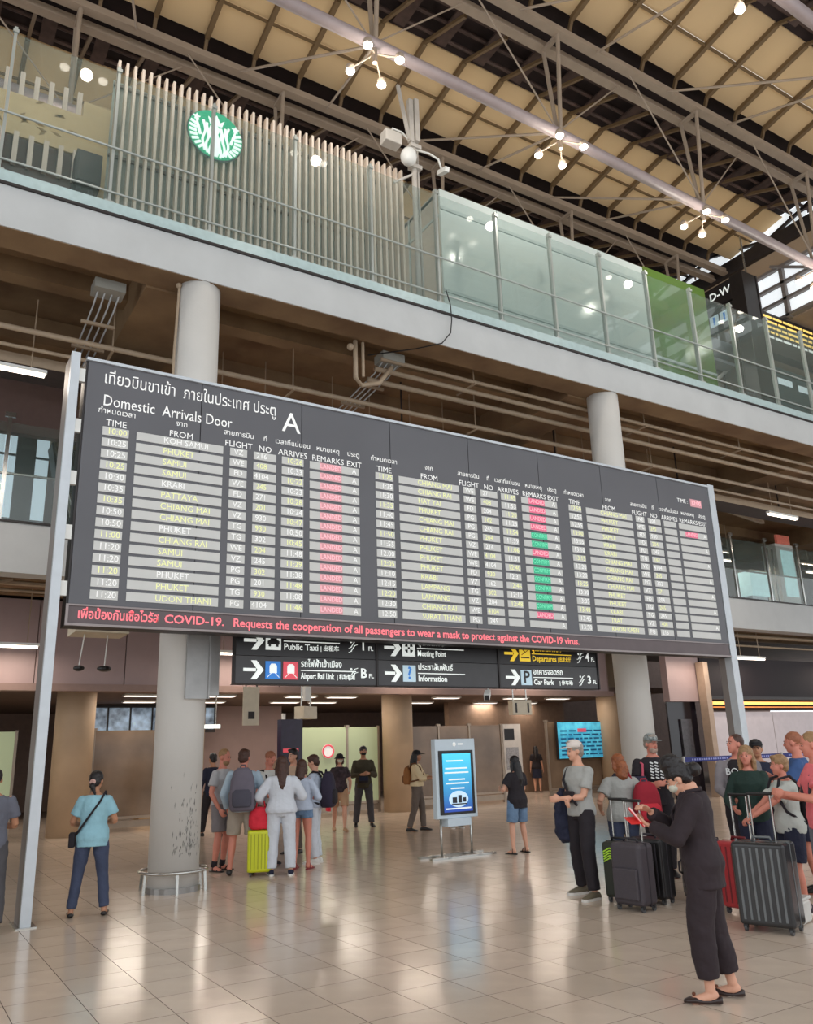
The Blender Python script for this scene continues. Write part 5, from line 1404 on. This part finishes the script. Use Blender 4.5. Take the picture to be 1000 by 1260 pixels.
camo = mat('camo_cap', (150, 154, 152), 0.8, var=0.4, scale=26, rgb2=(90, 98, 100)); cap_w = cloth('white_cap', (220, 208, 200), var=0.03); cap_k = cloth('black_cap', (24, 22, 26))

UP = (0, 0, 1)
p1 = person('man in a grey T-shirt seen from behind at the far left edge', (1.12, 10.42), 185, 1.65, hands=((-0.12, 0.26, 1.08), (0.12, 0.26, 1.06)), hair=('buzz', hair_k), top=('short', grey_t, 0.84, 0.024), bottom=('long', grey_d, 1.15), shoes=('shoe', shoe_k, None), skin=skin_t, feet=((-0.12, 0.1), (0.14, -0.08)), wide=1.06)
p2 = person('woman in a light blue shirt and jeans with a black cross-body strap', (2.25, 10.7), 178, 1.58, fem=True, hands=((-0.13, 0.25, 1.04), (0.13, 0.26, 1.06)), hair=('lowpony', hair_k), top=('short', ltblue, 0.80, 0.036), bottom=('long', denim, 0.95), shoes=('flat', shoe_k, None), skin=skin_t, feet=((-0.19, 0.02), (0.19, 0.0)), head=(-22, 8))
st_ = thing('shoulder_strap', 'black cross-body bag strap over the light blue shirt', 'bag strap', p2.location, p2.rotation_euler[2])
obj('strap', MB().tube([(0.12, 0.08, 1.28), (0.11, -0.03, 1.345), (0.06, -0.115, 1.24), (-0.05, -0.13, 1.08), (-0.15, -0.11, 0.93), (-0.2, 0.0, 0.86)], 0.014, 6), black_c, st_)
obj('bag', MB().box(-0.26, -0.19, -0.06, 0.12, 0.74, 0.9), black_c, st_, bevel=0.015)
p3 = person('person in dark clothes walking behind the near column', (6.45, 18.8), -150, 1.78, hands=((-0.26, 0.12, 0.84), (0.26, -0.08, 0.84)), hair=('short', hair_k), top=('long', navy_c, 0.82, 0.028), bottom=('long', black_c), shoes=('shoe', shoe_k, None), feet=((-0.08, 0.28), (0.1, -0.28)), skin=skin_t)
p4 = person('bearded blond man in a grey T-shirt and shorts facing the backpack man', (4.72, 13.25), 55, 1.82, hands=((-0.2, 0.2, 1.0), (0.24, 0.12, 0.86)), hair=('buzz', hair_y), beard=hair_y, top=('short', cloth('ash_tee', (176, 176, 180)), 0.84, 0.024), bottom=('shorts', cloth('grey_shorts', (122, 116, 118))), shoes=('sandal', shoe_k, None), skin=skin_p, socks=black_c, head=(0, 10))
p5 = person('man in a pale shirt and stone shorts wearing a grey backpack', (4.8, 12.55), 176, 1.80, hands=((-0.24, 0.16, 0.88), (0.24, 0.18, 0.9)), hair=('short', hair_b), top=('long', cloth('pale_blue_shirt', (176, 196, 212)), 0.84, 0.024), bottom=('shorts', stone), shoes=('shoe', shoe_k, None), skin=skin_p, feet=((-0.17, 0.05), (0.15, 0.0)), head=(-15, 5), wide=1.05)
backpack(p5, 'large grey backpack on the man in stone shorts', cloth('grey_pack', (104, 98, 110)), cloth('grey_pack_trim', (76, 74, 86)), (0.38, 0.24, 0.62), 0.86)
p6 = person('sunburnt bald man in a pale T-shirt bending his head beside the group', (5.55, 13.35), 35, 1.76, hands=((-0.16, 0.28, 1.1), (0.16, 0.26, 1.02)), hair=('buzz', hair_s), top=('short', cloth('pale_tee', (206, 206, 202)), 0.84, 0.022), bottom=('long', grey_d), shoes=('shoe', shoe_k, None), skin=skin_p, head=(10, 30))
backpack(p6, 'dark rucksack on the bald man in the pale T-shirt', navy_c, black_c, (0.3, 0.18, 0.45), 0.95)
p7 = person('woman in a white tracksuit with long brown hair seen from behind', (5.24, 12.12), 182, 1.68, fem=True, hands=((-0.3, 0.2, 1.02), (0.22, 0.26, 1.1)), hair=('long', hair_b), top=('long', white_c, 0.88, 0.05), bottom=('long', white_c, 1.25), shoes=('shoe', navy_c, shoe_w), feet=((-0.14, 0.04), (0.14, -0.02)), wide=1.12)
p8 = person('woman in denim shorts and a pale top between the two white tracksuits', (5.74, 12.5), 160, 1.62, fem=True, hands=((-0.14, 0.28, 1.1), (0.16, 0.27, 1.08)), hair=('bob', hair_b), top=('long', hood, 0.9, 0.03), bottom=('hot', denim_l), shoes=('sandal', mat('sandal_red', (150, 60, 66), 0.5), None), skin=skin_p, feet=((-0.1, 0.0), (0.12, 0.04)))
p9 = person('person in a pale blue hoodie and white trousers with a dark backpack', (6.2, 13.0), -105, 1.68, hands=((-0.1, 0.34, 1.18), (0.12, 0.32, 1.14)), hair=('short', hair_b), top=('long', hood, 0.86, 0.036), bottom=('long', white_c, 1.15), shoes=('shoe', shoe_w, shoe_w), head=(0, 18))
backpack(p9, 'dark purple backpack on the person in the pale blue hoodie', cloth('dark_purple_pack', (44, 38, 58)), black_c, (0.34, 0.24, 0.56), 0.86)
p10 = person('person in a beige shirt with a raised hand behind the group', (6.45, 14.4), -40, 1.80, hands=((-0.2, 0.2, 1.0), (0.26, 0.2, 1.5)), hair=('short', hair_k), top=('long', beige_c, 0.84, 0.024), bottom=('long', taupe), shoes=('shoe', shoe_k, None), palm=(None, (0, 1, 0)), curl=(0.5, 0.1), vox=0.013)
p11 = person('woman in a dark hat, face mask and plaid shirt walking with a red bag', (9.06, 17.65), 10, 1.68, fem=True, hands=((-0.2, 0.2, 0.9), (0.24, 0.08, 0.84)), hair=('bob', hair_b), hat=('bucket', cap_k), mask=mask_w, top=('short', plaid, 0.84, 0.026), bottom=('shorts', khaki), shoes=('shoe', khaki, None), feet=((-0.08, 0.2), (0.1, -0.2)), vox=0.013, footz=(0, 0.0))
p12 = person('man in an olive jacket and black mask holding a small black bag', (9.93, 18.1), 8, 1.84, hands=((-0.08, 0.26, 1.12), (0.1, 0.27, 1.1)), hair=('short', hair_k), mask=mask_k, top=('long', olive, 0.82, 0.034), bottom=('long', grey_d, 1.05), shoes=('shoe', shoe_k, None), skin=skin_t, feet=((-0.16, 0.06), (0.16, -0.14)), vox=0.013)
p13 = person('woman in a cream blouse and black cap with a tan backpack', (10.24, 16.21), 82, 1.70, fem=True, hands=((-0.12, 0.36, 1.12), (0.1, 0.36, 1.1)), hair=('long', hair_k), hat=('cap', cap_k), top=('half', cream_c, 0.94, 0.036), bottom=('long', taupe, 1.0), shoes=('shoe', shoe_k, None), skin=skin_t, feet=((-0.1, 0.14), (0.1, -0.14)), vox=0.013)
backpack(p13, 'tan backpack on the woman in the cream blouse', cloth('tan_pack', (150, 98, 54)), cloth('tan_pack_trim', (110, 70, 40)), (0.28, 0.18, 0.38), 0.98)
p14 = person('woman in a black T-shirt and frayed denim shorts with long dark hair', (9.3, 11.57), -135, 1.56, fem=True, hands=((-0.14, 0.28, 1.12), (0.12, 0.28, 1.1)), hair=('long', hair_k), mask=mask_w, top=('short', black_c, 0.78, 0.04), bottom=('shorts', denim_l), shoes=('sandal', shoe_k, None), skin=skin_l, feet=((-0.18, 0.02), (0.18, 0.05)), wide=1.08)
p15 = person('far off woman in a black dress by the brown wall', (21.9, 25.9), 178, 1.72, fem=True, hair=('long', hair_k), top=('short', black_c, 0.86, 0.03), bottom=('skirt', navy_c), shoes=('flat', shoe_k, None), vox=0.016)
p16 = person('person hidden behind the advertising stand, only the feet showing', (11.25, 16.2), 20, 1.6, hair=('short', hair_k), top=('short', grey_t, 0.86), bottom=('long', grey_d), shoes=('shoe', mat('shoe_patterned', (120, 112, 100), 0.6, var=0.5, scale=40), shoe_w), vox=0.016)

p17 = person('man in a white cap and heather grey T-shirt standing with crossed arms', (7.23, 7.8), -50, 1.76, hands=((0.02, 0.26, 1.06), (-0.06, 0.24, 1.02)), hair=('short', hair_g), hat=('cap', cap_w), top=('short', heather, 0.86, 0.03), bottom=('long', black_c, 1.1), shoes=('shoe', mat('shoe_olive', (110, 100, 82), 0.6), shoe_w), skin=skin_l, feet=((-0.19, 0.1), (0.2, -0.06)), head=(-8, 4), vox=0.010)
cs = thing('shoulder_strap', 'black cross-body strap with pouch on the man in the white cap', 'bag strap', p17.location, p17.rotation_euler[2])
obj('strap', MB().tube([(0.13, -0.06, 1.40), (0.13, 0.04, 1.43), (0.10, 0.15, 1.30), (0.0, 0.172, 1.16), (-0.12, 0.15, 1.02)], 0.018, 6), black_c, cs)
obj('pouch', MB().box(-0.1, 0.06, 0.15, 0.2, 1.05, 1.18), black_c, cs, bevel=0.015)
jk = thing('carried_jacket', 'navy jacket hanging from the arm of the man in the white cap', 'jacket', world_of(p17, 0.26, 0.02, 0.0), p17.rotation_euler[2])
mb = MB(); mb.loft([(0.0, 0, z, rx, ry) for z, rx, ry in ((0.58, 0.10, 0.05), (0.62, 0.13, 0.11), (0.8, 0.12, 0.15), (1.0, 0.10, 0.14), (1.14, 0.07, 0.09), (1.2, 0.03, 0.05))], 20)
mb.tube([(0.03, -0.12, 1.1), (0.06, -0.2, 0.8), (0.05, -0.2, 0.6)], [0.06, 0.07, 0.05], 12)
fuse('body', mb, navy_c, jk, 0.011, 2, 0.05, 0.08)
p18 = person('auburn-haired woman in a grey T-shirt and jeans seen from behind', (7.94, 7.82), -160, 1.58, fem=True, hands=((-0.24, 0.16, 0.98), (0.26, 0.14, 0.96)), hair=('bob', hair_r), top=('short', heather, 0.84, 0.036), bottom=('long', denim, 1.05), shoes=('shoe', shoe_k, None), skin=skin_l, wide=1.12, head=(25, 5), vox=0.011)
obj('neck_scarf', MB().loft([(0, -0.015, 1.37, 0.13, 0.1), (0, -0.015, 1.42, 0.1, 0.085), (0, -0.01, 1.45, 0.075, 0.07)], 20), cloth('dark_scarf', (44, 40, 56)), p18, smooth=True)
rb = backpack(p18, 'red backpack slung on the shoulder of the auburn-haired woman', red_b, cloth('red_pack_trim', (196, 40, 56)), (0.34, 0.24, 0.5), 0.80, yb=-0.06, x=0.28, straps=False)
obj('strap', MB().tube([(-0.1, 0.0, 0.45), (-0.16, 0.02, 0.62), (-0.1, 0.12, 0.5)], 0.018, 8), red_b, rb)
p19 = person('man in a grey patterned cap and black printed T-shirt', (8.99, 8.2), 12, 1.82, hands=((-0.14, 0.28, 1.12), (0.08, 0.28, 1.1)), hair=('short', hair_g), hat=('cap', camo), beard=mat('stubble', (176, 150, 136), 0.8), top=('short', black_c, 0.84, 0.03), bottom=('long', black_c, 1.05), shoes=('shoe', shoe_k, None), skin=skin_p, head=(22, 4), wide=1.1, vox=0.011)
pr_ = MB()
for r_ in range(6):
    for c_ in range(3): pr_.bar((-0.085 + c_ * 0.06, 0.157, 1.16 + r_ * 0.036), (-0.045 + c_ * 0.06, 0.157, 1.175 + r_ * 0.036), 0.018, 0.008, up=(0, 1, 0))
obj('shirt_print', pr_, mat('print_white', (226, 228, 228), 0.6), p19)
p21 = person('man in a black sweatshirt with white letters and grey sleeves, face in profile', (9.03, 6.88), -8, 1.78, hands=((-0.12, 0.3, 1.0), (0.1, 0.3, 1.0)), hair=('buzz', hair_b), top=('long', cloth('grey_sleeves', (134, 128, 132)), 0.84, 0.026), bottom=('long', black_c, 1.05), shoes=('shoe', shoe_k, None), skin=skin_p, head=(-48, -8), wide=1.08, vox=0.011)
q = MB(); q.loft([(0, 0.012, z, rx, ry) for z, rx, ry in ((0.95, 0.17, 0.135), (1.1, 0.155, 0.135), (1.27, 0.15, 0.152), (1.36, 0.13, 0.12), (1.41, 0.085, 0.085))], 22)
fuse('chest_panel', q, black_c, p21, 0.012, 2)
text('lettering', 'BOSS', mat('print_white', (0, 0, 0)), 0.0, 0.178, 1.275, 0.105, p21, depth=0.006, rz=PI)
p22 = person('person in a black cap and navy top standing behind the long-haired woman', (10.15, 7.4), -10, 1.70, hair=('short', hair_k), hat=('cap', cap_k), top=('short', navy_c, 0.86, 0.024), bottom=('long', black_c), shoes=('shoe', shoe_k, None), skin=skin_t, head=(10, 0), vox=0.013)
p23 = person('woman with long sandy hair in a dark green jacket', (8.53, 6.37), -12, 1.64, fem=True, hands=((-0.1, 0.3, 0.98), (0.16, 0.24, 1.0)), hair=('long', hair_y), top=('long', green_c, 0.84, 0.034), bottom=('long', navy_c), shoes=('shoe', shoe_k, None), skin=skin_p, head=(0, 0), vox=0.011)
p24 = person('short-haired woman in a pale grey T-shirt gripping the big suitcase handle', (8.15, 5.68), -68, 1.54, fem=True, hands=((-0.1, 0.46, 1.02), (0.12, 0.42, 1.0)), hair=('short', hair_y), top=('short', paletee, 0.84, 0.04), bottom=('shorts', navy_c), shoes=('shoe', mat('trainer_dark', (62, 50, 58), 0.6), shoe_w), skin=skin_p, socks=cloth('white_sock', (214, 200, 196)), head=(0, 2), wide=1.12, curl=(1.1, 1.1), palm=((0, 0, -1), (0, 0, -1)), feet=((-0.1, 0.02), (0.12, -0.06)), vox=0.010)
sb = thing('shoulder_strap', 'black daypack straps crossing the pale grey T-shirt', 'bag strap', p24.location, p24.rotation_euler[2])
for sx in (-1, 1): obj('strap', MB().tube([(sx * 0.10, -0.11, 1.24), (sx * 0.11, -0.03, 1.325), (sx * 0.11, 0.08, 1.30), (sx * 0.14, 0.14, 1.14), (sx * 0.185, 0.08, 0.98), (sx * 0.14, -0.12, 0.86)], 0.015, 6), black_c, sb)
obj('daypack', MB().loft([(0, -0.19, z, rx, 0.06) for z, rx in ((0.84, 0.1), (0.9, 0.13), (1.15, 0.12), (1.22, 0.08))], 18, pw=0.6), black_c, sb, smooth=True)
p25 = person('man in a blue shirt with cropped ginger hair behind the short-haired woman', (9.3, 6.25), -95, 1.78, hands=((-0.12, 0.32, 1.16), (0.14, 0.3, 1.2)), hair=('buzz', hair_s), top=('short', blue_c, 0.84, 0.026), bottom=('shorts', navy_c), shoes=('shoe', shoe_k, None), skin=skin_p, head=(0, 5), vox=0.011, wide=1.05)
p26 = person('man in a coral pink T-shirt at the right edge of the photo', (7.72, 5.0), -75, 1.76, hands=((-0.14, 0.34, 1.16), (0.16, 0.3, 1.12)), hair=('buzz', hair_y), top=('short', pink_c, 0.84, 0.03), bottom=('shorts', cloth('slate_shorts', (120, 120, 128))), shoes=('shoe', shoe_b, shoe_w), skin=skin_p, head=(0, 5), wide=1.15, vox=0.010)
backpack(p26, 'black daypack on the man in the coral pink T-shirt', black_c, cloth('daypack_trim', (60, 58, 64)), (0.3, 0.18, 0.44), 0.9)

# ---- the woman in the black suit, nearest the viewer
p20 = person('woman in a black suit and pale mask with a hair bun, reading her phone', (5.055, 4.265), -92, 1.63, fem=True, hofs=(0.06, -0.07), hands=((-0.05, 0.33, 1.17), (0.02, 0.33, 1.27)), lean=2, hair=('bun', hair_k), mask=mask_w, top=('long', black_w, 0.75, 0.042), bottom=('crop', black_w, 1.3, 'jacket'), shoes=('flat', leather, None), skin=skin_l,
             feet=((-0.08, 0.08), (0.14, -0.07)), head=(4, 27), vox=0.0075, palm=((0.3, -0.3, 1), (-0.3, 0.2, -1)), curl=(0.55, 0.7), wide=1.02)
lap = MB()
lap.loft([(0, 0.03, 1.30, 0.07, 0.1), (0, 0.02, 1.37, 0.085, 0.085), (0, 0.01, 1.42, 0.068, 0.06)], 20)
obj('striped_collar', lap, mat('striped_top', (200, 200, 198), 0.8, var=0.9, scale=1.0, stretch=(0, 0, 60), rgb2=(30, 30, 34)), p20, smooth=True)
for i in (0, 1):
    sx = -0.08 if i == 0 else 0.14; fy = 0.08 if i == 0 else -0.07
    obj('shoe_tassel', MB().ell((sx + (-0.008 if i == 0 else 0.008), fy + 0.075, 0.062), (0.018, 0.014, 0.012), 10), mat('tassel_brown', (110, 60, 34), 0.5), p20, smooth=True)
lp = MB()
for sg in (-1, 1):
    lp.bar((sg * 0.085, 0.06, 1.41), (sg * 0.05, 0.163, 1.28), 0.045, 0.012, up=(0, 1, 0)).bar((sg * 0.05, 0.163, 1.28), (0.01 * sg, 0.172, 1.12), 0.035, 0.012, up=(0, 1, 0))
lp.tube([(-0.085, 0.05, 1.41), (-0.07, -0.055, 1.43), (0.07, -0.055, 1.43), (0.085, 0.05, 1.41)], 0.016, 8)
obj('lapel', lp, black_w, p20, smooth=True)
ph = thing('phone', 'phone with a red glare held by the woman in the black suit', 'phone', world_of(p20, -0.01, 0.43, 1.23), p20.rotation_euler[2])
M_ = Matrix.Rotation(R(52), 3, 'X')
bx = MB().box(-0.04, 0.04, -0.085, 0.085, -0.006, 0.004); bx.v = [tuple(M_ @ Vector(v)) for v in bx.v]
obj('case', bx, mat('phone_glare_red', (206, 40, 44), 0.4), ph, bevel=0.003)  # red glare on the phone put into the case colour
bx = MB().box(-0.036, 0.036, -0.08, 0.08, 0.004, 0.006); bx.v = [tuple(M_ @ Vector(v)) for v in bx.v]
obj('screen', bx, mat('phone_screen', (230, 180, 180), 0.2, emis=0.5), ph)
obj('glare_sheet', MB().bar((-0.06, -0.02, -0.04), (0.03, 0.04, 0.0), 0.13, 0.004), mat('red_glare', (222, 50, 48), 0.6), ph)  # made-up red sheet standing in for glare around the phone

# ---------------------------------------------------------------- luggage
suitcase('bright yellow hard suitcase beside the white tracksuit woman', (4.98, 12.3), 180, yellow_s, yellow_d, (0.36, 0.22, 0.58), 6, 0.0)
rbg = thing('holdall', 'bright red bag resting on the yellow suitcase', 'bag', (4.98, 12.3, 0.645), facing((4.98, 12.3), 180))
mb = MB(); mb.loft([(-0.0, 0, z, rx, ry) for z, rx, ry in ((0, 0.13, 0.08), (0.03, 0.17, 0.1), (0.2, 0.17, 0.1), (0.28, 0.13, 0.08), (0.31, 0.06, 0.04))], 20)
fuse('body', mb, cloth('scarlet', (220, 44, 62)), rbg, 0.012, 2, 0.03, 0.06)
obj('handle', MB().tube([(-0.07, 0, 0.29), (-0.05, 0, 0.39), (0.05, 0, 0.39), (0.07, 0, 0.29)], 0.012, 8), cloth('scarlet', (0, 0, 0)), rbg, smooth=True)
gp = mat('green_striped_pack', (36, 40, 30), 0.6)
sgp = suitcase('black wheeled bag with lime green stripes beside the dark suitcases', (7.30, 7.3), -32, gp, black_m, (0.32, 0.24, 0.58), 0, 0.45)
lime = mat('lime_piping', (170, 214, 60), 0.5, emis=0.05)
for k in range(5):
    a = 0.03 + k * 0.026
    obj('lime_stripe', MB().tube([(-0.15 + a, 0.127, 0.1), (-0.15 + a, 0.127, 0.5 - a), (-0.09 + a * 0.6, 0.127, 0.58 - a), (0.05, 0.127, 0.6 - a), (0.13, 0.127, 0.56 - a)], 0.008, 6), lime, sgp)
gs_ = mat('charcoal_shell', (66, 60, 66), 0.55, var=0.06, scale=30, bump=0.1, bscale=80); gs2 = mat('charcoal_groove', (48, 44, 50), 0.6)
suitcase('charcoal soft suitcase standing in front of the queue', (7.06, 6.88), -38, gs_, gs2, (0.40, 0.26, 0.62), 0, 0.42, soft=True)
suitcase('black suitcase half hidden behind the charcoal one', (7.52, 7.05), -30, black_m, gs2, (0.42, 0.26, 0.62), 5, 0.0)
suitcase('dark suitcase behind the woman in the black suit', (8.0, 6.75), 10, mat('plum_black_shell', (50, 40, 52), 0.45), gs2, (0.42, 0.28, 0.6), 4, 0.5)
suitcase('red hard suitcase between the dark case and the big black one', (7.72, 6.0), -40, mat('red_shell', (168, 52, 56), 0.3), mat('red_groove', (110, 30, 36), 0.4), (0.4, 0.26, 0.64), 5, 0.45)
suitcase('big glossy black ribbed suitcase in front of the short-haired woman', (7.23, 5.36), -20, mat('gloss_black_shell', (44, 44, 46), 0.22, var=0.1), mat('grey_rib', (104, 108, 110), 0.25), (0.50, 0.32, 0.72), 7, 0.42)
wc = thing('white_case_end', 'low white box on the floor by the brown shoe at the right edge', 'box', (7.62, 5.42, 0), 0.3)
obj('body', MB().box(-0.15, 0.25, -0.1, 0.2, 0.0, 0.2), white_m, wc, bevel=0.02)
obj('lid', MB().box(-0.16, 0.26, -0.11, 0.21, 0.2, 0.23), white_m, wc, bevel=0.008)
# bags held or carried
bg1 = thing('shopping_bag', 'red tote bag carried by the woman in the plaid shirt', 'bag', world_of(p11, 0.27, 0.06, 0.45), p11.rotation_euler[2])
obj('body', MB().box(-0.03, 0.05, -0.12, 0.12, 0.0, 0.3), cloth('scarlet', (0, 0, 0)), bg1, bevel=0.012)
obj('handle', MB().tube([(0.01, -0.07, 0.3), (0.0, 0, 0.38), (0.01, 0.07, 0.3)], 0.008, 6), cloth('scarlet', (0, 0, 0)), bg1)
bg2 = thing('waist_bag', 'small black bag held by the man in the olive jacket', 'bag', world_of(p12, 0.06, 0.3, 0.93), p12.rotation_euler[2])
obj('body', MB().box(-0.13, 0.1, -0.03, 0.07, 0.0, 0.16), black_c, bg2, bevel=0.03)
obj('flap', MB().box(-0.12, 0.09, 0.06, 0.085, 0.05, 0.14), navy_c, bg2, bevel=0.01)
bg3 = thing('shoulder_pack', 'black and pink pack on the chest of the man in the printed T-shirt', 'bag', world_of(p19, 0.22, 0.14, 0.82), p19.rotation_euler[2])
obj('body', MB().loft([(0, 0.02, z, rx, 0.09) for z, rx in ((0, 0.1), (0.05, 0.14), (0.3, 0.13), (0.4, 0.07))], 18, pw=0.6), mat('pack_navy', (40, 36, 60), 0.7), bg3, smooth=True)
obj('strap', MB().tube([(-0.05, 0.0, 0.38), (-0.07, -0.03, 0.55), (-0.05, -0.16, 0.58)], 0.015, 6), cloth('pink_strap', (206, 90, 110)), bg3)
finish_fused()
